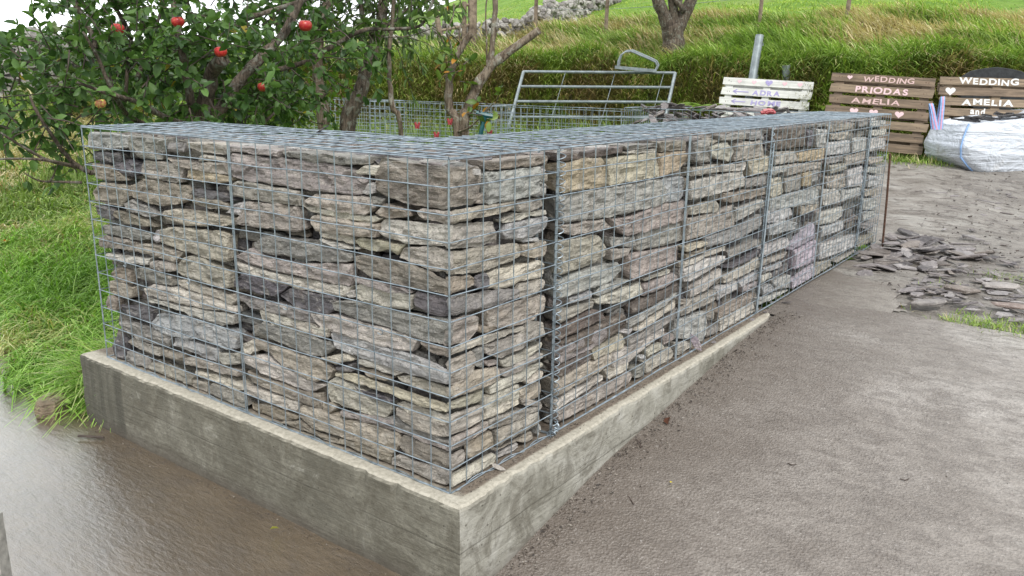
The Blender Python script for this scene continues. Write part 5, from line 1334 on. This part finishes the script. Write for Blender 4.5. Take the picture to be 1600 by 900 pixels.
def apple_mesh():
    mb=MB();n=16;k=11;V=[];F_=[]
    for j in range(k+1):
        a=math.pi*j/k;r=math.sin(a)**.85*(1+.08*math.cos(a));z=math.cos(a)*.92-.28*math.exp(-(a/.38)**2)+.16*math.exp(-((math.pi-a)/.3)**2)
        for i in range(n):
            g=2*math.pi*i/n;V.append((r*math.cos(g)*(1+.03*math.cos(5*g)*(a/math.pi)),r*math.sin(g)*(1+.03*math.cos(5*g)*(a/math.pi)),z))
    for j in range(k):
        for i in range(n):F_.append((j*n+i,(j+1)*n+i,(j+1)*n+(i+1)%n,j*n+(i+1)%n))
    me=bpy.data.meshes.new('apple');me.from_pydata(V,[],F_);me.polygons.foreach_set('use_smooth',[True]*len(me.polygons));return me
def apple_mat():
    m,nt,b=nmat('apple_skin',.3);t=nt.nodes.new('ShaderNodeTexCoord');f=tex(nt,2.2,6,.7,t.outputs['Object'],.5);oi=nt.nodes.new('ShaderNodeObjectInfo')
    red=ramp(nt,f,[(.35,(.36,.012,.02)),(.55,(.46,.035,.03)),(.68,(.50,.16,.05))])
    nt.links.new(mix(nt,1.,red,oi.outputs['Color'],'MULTIPLY'),b.inputs['Base Color']);return m
AM=apple_mesh();AMt=apple_mat();AM.materials.append(AMt)
for i,(px,py,s,r,col) in enumerate(((184,45,4.15,.031,(1,1,1,1)),(278,34,4.25,.032,(1,1,1,1)),(345,81,4.45,.033,(1.05,1,1,1)),(411,136,4.75,.031,(.9,1.3,1,1)),(477,40,4.7,.037,(.85,.8,.8,1)),(157,162,4.1,.027,(1.0,7,3,1)))):
    o=bpy.data.objects.new('apple',AM);C.objects.link(o);o.parent=ap;M=parent_matrix(ap).inverted();o.location=M@Vector(S(px,py,s));o.scale=(r,r,r*.95);o.rotation_euler=(R.uniform(-.2,.2),R.uniform(-.2,.2),R.uniform(0,6));o.color=col
    mb=MB();q=Vector(S(px,py,s));mb.tube([q+Vector((0,0,r*.55)),q+Vector((.004,0,r*1.1)),q+Vector((.012,.006,r*1.9))],.0016,4,False);st=mb.build('stalk',M_twig,ap);st.name='apple_stalk'
# --- trees in the garden strip
def gz0(x,y,s):
    q=S(x,y,s);return np.array([q[0],q[1],Gz(q[0],q[1])-.02])
bl=[(S(500,10,6.3),(.5,.5,.35),2),(S(470,50,6.2),(.3,.3,.3),1.2),(S(520,-60,6.3),(.7,.7,.4),2)]
tw,P,D=crown(bl,110,11,.32,8)
tree(gz0(507,205,6.2),'slim grey-barked tree standing left of the leaning trunk','tree',[([gz0(507,205,6.2)]+W_([(506,200,6.2),(500,150,6.2),(496,100,6.2),(500,50,6.2),(512,0,6.3),(505,-80,6.3)]),.048,.03),(W_([(497,90,6.2),(480,50,6.1),(462,5,6.1)]),.02,.01)],M_barkpale,'slender_tree',tw,(P,D,.075,(.035,.08,.018),(.09,.17,.04),{}))
bl=[(S(610,20,6.6),(.42,.4,.30),3),(S(560,-10,6.4),(.4,.4,.3),1.5),(S(640,-60,6.6),(.6,.6,.4),2)]
tw,P,D=crown(bl,130,13,.38,9,.6)
tree(gz0(540,208,6.3),'stout leaning tree trunk with narrow drooping leaves above','tree',[([gz0(540,208,6.3)]+W_([(543,200,6.3),(560,150,6.3),(578,95,6.35),(592,55,6.4),(600,0,6.5),(612,-90,6.6)]),.066,.036),(W_([(588,65,6.4),(568,30,6.3),(560,-20,6.3)]),.025,.014),(W_([(592,50,6.4),(630,20,6.5),(665,-10,6.5)]),.016,.006)],M_bark,'leaning_tree',tw,(P,D,.085,(.05,.10,.025),(.14,.21,.06),dict(wf=.28)))
bl=[(S(590,45,5.6),(.2,.2,.15),1),(S(650,30,5.5),(.22,.2,.12),1)]
tw,P,D=crown(bl,12,9,.25,10)
tree(gz0(627,210,6.0),'thin pale sapling stem between the leaning tree and the pruned tree','tree',[([gz0(627,210,6.0)]+W_([(626,200,6.0),(614,170,6.0),(609,130,6.0),(608,80,6.0),(613,30,6.0),(617,-30,6.0)]),.022,.013)],M_barkpale,'sapling',tw,(P,D,.07,(.04,.09,.02),(.12,.18,.05),{}))
# long branch crossing from the apple side
bl=[(S(705,45,5.3),(.05,.05,.13),1.5),(S(715,100,5.3),(.05,.05,.12),1.5),(S(765,175,5.2),(.10,.1,.08),1.2),(S(695,120,5.3),(.08,.08,.04),.6)]
tw,P,D=crown(bl,15,7,.13,12)
tree(gz0(718,214,5.4),'hard-pruned two-stemmed fruit tree with sawn-off branch reaching right','tree',[([gz0(716,214,5.4)]+W_([(714,205,5.4),(702,170,5.4),(702,130,5.4),(708,100,5.4),(720,75,5.4),(736,52,5.4)]),.030,.02),
([gz0(724,214,5.4)]+W_([(724,205,5.4),(732,170,5.4),(746,135,5.4),(768,103,5.4),(796,80,5.4),(843,47,5.4)]),.041,.026),
(W_([(765,108,5.4),(768,80,5.4),(773,30,5.4),(774,-40,5.4)]),.021,.016),(W_([(761,108,5.38),(760,60,5.38),(759,15,5.38),(764,-20,5.38)]),.006,.004),
(W_([(708,88,5.4),(702,62,5.35),(698,50,5.3),(708,25,5.3),(709,5,5.3)]),.007,.003),(W_([(720,72,5.4),(718,50,5.4),(722,35,5.4)]),.006,.003),
(W_([(712,207,5.4),(732,200,5.3),(752,182,5.25),(772,160,5.2)]),.008,.003),(W_([(790,86,5.4),(797,76,5.39),(800,73,5.38)]),.012,.010),(W_([(762,112,5.4),(735,60,5.3),(770,45,5.3)]),.0001,.0001)],M_barkpale,'pruned_tree',tw,(P,D,.058,(.06,.12,.02),(.16,.24,.04),dict(extra=(.12,(.42,.20,.03)))))
tw=None
tree(S(470,60,5.4),'dark bare branch with few leaves reaching right in front of the leaning tree','branch',[(W_([(430,110,5.2),(480,95,5.3),(560,50,5.4),(600,46,5.4),(652,42,5.4),(668,22,5.4),(680,-10,5.4)]),.018,.007),(W_([(480,95,5.3),(520,84,5.35),(545,76,5.4)]),.008,.003),(W_([(600,58,5.4),(640,56,5.4),(682,42,5.4)]),.005,.002)],M_bark,'tree_branch')
# tree on the hill
hb=hit(1052,84,11.8,22);hs_=sl_(hb[0],hb[1])[0];b0=np.array([hb[0],hb[1],hb[2]-.15])
bl=[(S(1050,-150,hs_),(2.0,2.,.9),3)]
tw,P,D=crown(bl,120,14,.5,14)
tree(b0,'forked brown tree trunk on the bank above the field gate','tree',[([b0]+W_([(1052,80,hs_),(1052,60,hs_),(1050,40,hs_)]),.20,.16),(W_([(1049,55,hs_),(1040,30,hs_),(1028,0,hs_),(1010,-60,hs_),(1000,-140,hs_)]),.12,.07),
(W_([(1053,50,hs_),(1053,20,hs_),(1050,-10,hs_),(1055,-100,hs_)]),.09,.05),(W_([(1056,50,hs_),(1068,25,hs_),(1080,0,hs_),(1095,-50,hs_),(1110,-120,hs_)]),.12,.06),(W_([(1070,18,hs_-.1),(1058,2,hs_-.1),(1045,-12,hs_)]),.05,.03),(W_([(1066,30,hs_+.2),(1064,10,hs_+.2),(1062,-20,hs_+.2)]),.04,.03)],M_bark,'hill_tree',tw,(P,D,.12,(.04,.09,.02),(.10,.17,.04),{}))
# shrubs: yellowish bush behind the apple tree and hedge to the left
def shrub(c,rad,n,label,c0,c1,size,seed,per=14):
    tw,P,D=crown([(c,rad,1)],n,per,.3,seed,.1)
    g=Gz(c[0],c[1]);e=empty('shrub',(c[0],c[1],g),label,'shrub');mb=MB()
    for k in range(7):
        q=np.array([c[0]+R.uniform(-.6,.6)*rad[0],c[1]+R.uniform(-.6,.6)*rad[1],c[2]]);limb(mb,[(c[0]+R.uniform(-.1,.1),c[1]+R.uniform(-.1,.1),g-.05),q],.015,.006,5,seed=k)
    mb.build('stems',M_twig,e);leaves_mesh('foliage',P,D,size,M_leaf,e,c0,c1)
shrub(S(425,165,6.6),(.42,.4,.42),170,'bright yellow-green bush right behind the apple tree',(.08,.16,.02),(.2,.30,.04),.06,21)
shrub(S(300,150,7.6),(.85,.7,.6),210,'mid-green bush far behind the apple trunk',(.04,.09,.02),(.12,.2,.04),.08,22)
shrub(S(95,115,17),(2.2,1.5,.75),240,'dull grey-green thicket on the skyline behind the apple tree',(.08,.11,.05),(.14,.18,.08),.17,23)
shrub(S(215,130,14),(2.2,1.5,1.0),260,'darker thicket of scrub beyond the left field',(.05,.09,.03),(.12,.17,.05),.15,24)
# far-left stone wall glimpsed through the apple leaves
def fw():
    mb=MB()
    for k in range(420):
        px=R.uniform(-60,140);s=15+R.uniform(-.3,.3);q=S(px,150,s);z=Gz(q[0],q[1])+R.uniform(0,1.0);g=R.choice([(.32,.31,.30),(.42,.41,.40),(.22,.21,.20)])
        mb.box((q[0],q[1],z),(R.uniform(.08,.17),R.uniform(.08,.15),R.uniform(.05,.1)),Matrix.Rotation(R.uniform(0,3),3,'Z')@Matrix.Rotation(R.uniform(-.4,.4),3,'X'),g)
    tag(mb.build('dry_stone_wall',M_rub,None,colattr=True),'grey stone wall at the far left seen through the apple branches','wall')
fw()
# fern
def fern(q,n,L,label,seed):
    r=random.Random(seed);V=[];F_=[];cols=[]
    e=empty('fern',q,label,'fern')
    mbs=MB()
    for k in range(n):
        az=r.uniform(0,6.28);d=Vector((math.cos(az),math.sin(az),0));ll=L*r.uniform(.7,1.1);prev=Vector(q);m=22
        for i in range(1,m+1):
            t=i/m;p=Vector(q)+d*ll*t*.75+Vector((0,0,ll*(.9*t-.75*t*t)));ax=(p-prev).normalized();side=ax.cross(Vector((0,0,1))).normalized()
            w_=ll*.17*math.sin(math.pi*min(1,t*.95+.06))**.8
            for sg in (-1,1):
                a=p;b=p+side*sg*w_+ax*w_*.35-Vector((0,0,w_*.15));c=p+ax*ll/m*.75;mbs.add([a,c,b],[(0,1,2)],(.12+.06*t,.24,.03))
            prev=p
    mbs.build('fronds',M_leaf,e,colattr=True)
q=S(1094,178,10.9);fern(q,18,.5,'green fern growing at the bank foot left of the white pallet',3)
q=hit(1290,190,9,30);fern(q+np.array([0,0,.1]),9,.45,'fern in the dark gap between white and brown pallets',4)
# small things at the foot of the pruned tree
for px,py,lab in ((652,196,'red plastic tie hanging on the mesh left of the pruned tree'),(682,211,'red plastic tie low by the wall, left of the pruned tree'),(703,190,'red ribbon tied round the pruned tree stem'),(765,208,'red plastic tie right of the teal tool handle')):
    c=Vector(S(px,py,5.33))
    def rt(m,c=c):
        for sgn in (-1,1):m.box(c+Vector((RH[0],RH[1],0))*.009*sgn,(.005,.005,.02),Matrix.Rotation(sgn*.25,3,'Y'))
        m.box(c,(.009,.006,.008))
    solid('red_tie',rt,bpy.data.materials['red_plastic'],lab,'tie','red ties by the pruned tree')
def tool(m):
    a,b=Vector(S(748,222,5.2)),Vector(S(758,180,5.2));m.tube([a-(b-a)*2.,a,b],.014,8);m.tube([b+Vector(S(744,176,5.2)-S(758,180,5.2)),b,b+Vector(S(770,182,5.2)-S(758,180,5.2))],[.014,.018,.014],8)
solid('tool_handle',tool,simple('teal_plastic',(.015,.09,.10),.35,0,.2,20,.1,.002),'dark teal T-shaped tool handle standing by the pruned tree','tool handle')
# fallen leaves and twigs on the concrete
def fallen(px,py,side,label,c,sz):
    q=onp(px,py,2,-.31) if side else gp(px,py)
    e=np_leaf=leaves_mesh('fallen_leaf',[q+np.array([0,0,.022])],[(R.uniform(-1,1),R.uniform(-1,1),.15)],sz,M_leaf,None,c,c,fold=.3);tag(e,label,'leaf')
fallen(1050,762,0,'small bright yellow leaf on the yard right of the plinth',(.62,.50,.03),.03)
fallen(422,836,1,'pale yellow-green leaf on the wet paving below the left face',(.42,.42,.08),.035)
fallen(1043,671,0,'brown leaf lying at the foot of the plinth',(.13,.05,.03),.05)
def twigp(px,py,a,L,lab):
    q=Vector(gp(px,py))+Vector((0,0,.017));d=Vector((math.cos(a),math.sin(a),0))
    solid('twig',lambda m:m.tube([q,q+d*L*.5+Vector((d.y*.01,-d.x*.01,0)),q+d*L],.002,5),M_twig,lab,'twig')
twigp(990,795,2.6,.10,'curved dark twig on the concrete yard below the yellow leaf');twigp(1000,705,2.3,.07,'pale bent twig lying by the plinth foot');twigp(1405,755,.6,.03,'short dark twig in the middle of the yard');twigp(1230,730,.3,.03,'tiny twig on the yard between plinth and open ground')
q=Vector(onp(122,681,2,-.30));solid('twig',lambda m:m.tube([q,q+Vector((.1,.06,0))],.005,6),M_twig,'thick dark twig on the wet paving near the plinth end','twig')
# flowers
def flowers():
    q=hit(10,378,3,20);e=empty('orange_flower',q,'orange-red montbretia flower among the long grass at the left edge','flower');mb=MB();h=Vector(S(10,378,sl_(q[0],q[1])[0]-.25))
    mb.tube([Vector(q),(Vector(q)+h)/2+Vector((.02,0,.05)),h],.003,5);mb.build('stem',M_twig,e);mb=MB()
    for i in range(6):
        a=i*1.05;d=Vector((math.cos(a),math.sin(a),.5))*.03;s=Vector((-math.sin(a),math.cos(a),0))*.008;mb.add([h-s*.4,h+s*.4,h+d+s,h+d*1.3,h+d-s],[(0,1,2,3,4)],(.8,.16,.02))
    mb.build('petals',M_leaf,e,colattr=True)
flowers()
# ---------------- grass ----------------
def blades(name,x,y,L,w_,lean,az,cols,label,z=None,seg=3,par=None):
    n=len(x);z=G(x,y)-.03 if z is None else z
    d=np.stack([np.cos(az),np.sin(az),np.zeros(n)],1);sd=np.stack([-np.sin(az+NP.uniform(-1,1,n)),np.cos(az),np.zeros(n)],1)
    P=np.stack([x,y,z],1);rows=[]
    for i in range(seg+1):
        t=i/seg;f=lean[:,None];c=P+d*(L[:,None]*f*t**1.6)+np.array([0,0,1.])*(L[:,None]*(t*np.sqrt(np.clip(1-f**2*.6,.1,1))-f*.62*t**2.4))
        ww=(w_*(1-t)**.7+.0006)[:,None]
        rows+= [c-sd*ww,c+sd*ww]
    V=np.stack(rows,1).reshape(-1,3);m=2*(seg+1);b=np.arange(n)[:,None]*m
    q=np.concatenate([b+np.array([[2*i,2*i+1,2*i+3,2*i+2]]) for i in range(seg)])
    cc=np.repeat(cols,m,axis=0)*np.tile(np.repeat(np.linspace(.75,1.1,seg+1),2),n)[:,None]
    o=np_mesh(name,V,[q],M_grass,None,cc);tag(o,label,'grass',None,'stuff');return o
def tufts(cx,cy,per,spread):
    n=len(cx);return np.repeat(cx,per)+NP.normal(0,spread,n*per),np.repeat(cy,per)+NP.normal(0,spread,n*per)
def fbm(x,y,k,o=0):return np.array([noise.fractal(Vector((a*k+o,b*k,o)),.9,2,3) for a,b in zip(x,y)])
GC=np.array([(.18,.31,.05),(.25,.38,.07),(.33,.45,.11),(.38,.48,.16),(.11,.20,.035)]);ST=np.array([(.52,.44,.25),(.60,.52,.33),(.42,.33,.16),(.55,.50,.30)])
def colr(n,straw,per=0):
    c=GC[NP.randint(0,len(GC),n)]*NP.uniform(.8,1.2,(n,1));s=ST[NP.randint(0,len(ST),n)]*NP.uniform(.75,1.15,(n,1))
    if per:
        m=n//per;t=np.repeat(GC[NP.randint(0,len(GC),m)]*NP.uniform(.6,1.3,(m,1)),per,axis=0);c=c*.35+t*.65
        u=np.repeat(NP.random_sample(m),per);k=(u*.8+NP.random_sample(n)*.2)<straw
    else:k=NP.random_sample(n)<straw
    c[k]=s[k];return c
# long lush grass of the left field
def left():
    n=1500;cx=NP.uniform(-5.6,-2.0,n);cy=NP.uniform(-.05,3.2,n)
    lim=np.interp(cx,edge_pts[:,0],edge_pts[:,1]);k=(cy>lim-.03)&(cx<-2.15);cx,cy=cx[k],cy[k]
    x,y=tufts(cx,cy,26,.05);m=len(x);a=np.repeat(NP.uniform(0,6.28,len(cx)),26)*.35+NP.normal(-1.2,.7,m)
    st=np.clip(.04+.5*(fbm(x,y,.9)>.1)+.35*ss(1.2,3,y),0,1)
    blades('long_grass',x,y,NP.uniform(.16,.42,m),NP.uniform(.0025,.0055,m),NP.uniform(.55,1.15,m),a,colr(m,st,26)*np.array([1.0,1.18,.95]),'long lush drooping grass at the left of the baskets',seg=4)
    n=3200;s=NP.uniform(4.2,17,n)**1.0;l=NP.uniform(-1.05,-.12,n)*s*.62-.3;x0,y0=xy(s,l);k=(x0<-2.1)&(y0>2.2)|(x0<-4.8);x0,y0=x0[k],y0[k]
    x,y=tufts(x0,y0,14,.12);m=len(x);st=np.clip(.15+.75*(fbm(x,y,.55,3)>-.02),0,1)
    blades('field_grass',x,y,NP.uniform(.12,.30,m),NP.uniform(.005,.010,m),NP.uniform(.6,1.2,m),NP.normal(-.6,.8,m),colr(m,st,14),'mixed straw and green grass across the left field',seg=3)
    # tall clump spilling over the plinth end
    m=1500;x=NP.normal(-2.38,.15,m);y=NP.normal(.30,.15,m);k=(x<-2.14)&(y>.08);x,y=x[k],y[k];m=len(x)
    blades('tussock',x,y,NP.uniform(.25,.50,m),NP.uniform(.002,.0042,m),NP.uniform(.4,1.1,m),NP.normal(-1.5,.7,m),colr(m,.2)*np.array([.95,1.1,.9]),'tall seeding tussock leaning over the plinth end',seg=5)
left()
def court():
    n=900;cx=NP.uniform(-6.5,-.8,n);cy=NP.uniform(.9,4.4,n);x,y=tufts(cx,cy,14,.07);m=len(x)
    blades('garden_grass',x,y,NP.uniform(.08,.24,m),NP.uniform(.003,.006,m),NP.uniform(.3,.9,m),NP.uniform(0,6.28,m),colr(m,.08,14)*.62,'rank green grass in the garden strip behind the wall')
    n=1500;s=NP.uniform(6.8,12.6,n);l=NP.uniform(-5,2.4,n);cx,cy=xy(s,l);k=(cy>5.2)|(cx<-6.6);x,y=tufts(cx[k],cy[k],14,.09);m=len(x)
    blades('rough_grass',x,y,NP.uniform(.15,.45,m),NP.uniform(.005,.009,m),NP.uniform(.2,.9,m),NP.uniform(0,6.28,m),colr(m,.10,14)*.6,'tall rough grass between the rear baskets and the bank')
court()
def bankg():
    n=5200;l=NP.uniform(-7,8.5,n);d=NP.uniform(-.25,1.15,n);s=foot(l)+d;x0,y0=xy(s,l);x,y=tufts(x0,y0,12,.07);m=len(x)
    ll=np.repeat(l,12);dn=np.repeat(d,12);az=math.atan2(-FH[1],-FH[0])+NP.normal(0,.5,m)
    dark=fbm(x,y,1.1,5)>.0;st=np.where(dark&(dn<.9),.45,.12);c=colr(m,st,12)
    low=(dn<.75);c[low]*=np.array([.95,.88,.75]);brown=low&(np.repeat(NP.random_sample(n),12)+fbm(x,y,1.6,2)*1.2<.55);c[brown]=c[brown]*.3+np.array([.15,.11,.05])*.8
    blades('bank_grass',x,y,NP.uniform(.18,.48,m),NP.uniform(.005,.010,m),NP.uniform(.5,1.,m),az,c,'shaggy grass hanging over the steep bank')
    n=6000;l=NP.uniform(-8,9.5,n);d=NP.uniform(.95,6.2,n);s=foot(l)+d;x0,y0=xy(s,l);x,y=tufts(x0,y0,11,.11);m=len(x)
    f=fbm(x,y,.42,8);st=np.clip(.55+1.6*f,.1,.97)
    dn=np.repeat(d,11);st=np.where(dn<1.5,st*.4,st)
    ll=np.repeat(l,11);st=np.where((ll>2.6)&(dn<2.6),st*.4,st)
    blades('hill_grass',x,y,NP.uniform(.22,.5,m),NP.uniform(.007,.013,m),NP.uniform(.45,1.,m),NP.normal(math.atan2(RH[1],RH[0])+math.pi,.7,m),colr(m,st,11),'windblown straw-coloured and green grass above the bank')
    n=5200;s=17.5+NP.random_sample(n)**1.3*30;l=NP.uniform(-.45,.72,n)*s*.75;x0,y0=xy(s,l);x,y=tufts(x0,y0,12,.3);m=len(x)
    c=colr(m,.05,12)*np.array([1.3,1.25,.95])
    blades('pasture_grass',x,y,NP.uniform(.04,.09,m),NP.uniform(.007,.014,m),NP.uniform(.2,.8,m),NP.uniform(0,6.28,m),c,'short bright green pasture on the hill')
bankg()
def bits():
    # grass at the pallet feet and in the mud
    n=1500;l=NP.uniform(2.,6.8,n);s=foot(l)-NP.uniform(-.1,1.15,n)*np.where(l<5,1,.8);x0,y0=xy(s,l);x,y=tufts(x0,y0,11,.06);m=len(x)
    blades('verge_grass',x,y,NP.uniform(.04,.15,m),NP.uniform(.003,.006,m),NP.uniform(.2,.9,m),NP.uniform(0,6.28,m),colr(m,.2),'short grass verge under the pallets and the bulk bag')
    X=[];Y=[]
    for px,py,k,r in ((1490,450,16,.10),(1470,455,10,.08),(1560,505,30,.16),(1585,515,40,.10),(1530,508,22,.12),(1600,520,36,.10),(1560,430,14,.09),(1590,440,16,.10),(1510,505,14,.06),(1450,262,0,.1)):
        q=gp(px,py)
        for _ in range(k):X.append(q[0]+R.gauss(0,r));Y.append(q[1]+R.gauss(0,r*.55))
    if X:
        x,y=tufts(np.array(X),np.array(Y),12,.02);m=len(x)
        blades('grass_tufts',x,y,NP.uniform(.03,.10,m),NP.uniform(.0015,.003,m),NP.uniform(.3,1.,m),NP.uniform(0,6.28,m),colr(m,.15),'small green grass tufts growing in the mud at the yard edge')
    q=Vector(onp(145,645,2,-.3));P=[];D=[]
    for _ in range(26):P.append(np.array(q)+NP.normal(0,.05,3)*np.array([1,1,.5])+np.array([-.05,.05,.04]));D.append(NP.normal(size=3)+np.array([0,-.4,.6]))
    e=empty('weed',q,'small leafy green weed at the left foot of the plinth','weed');leaves_mesh('leaves',P,D,.05,M_leaf,e,(.08,.17,.03),(.2,.3,.06))
bits()
for o in list(bpy.data.objects):
    if o.type=='MESH' and not o.data.materials:o.data.materials.append(M_stone)
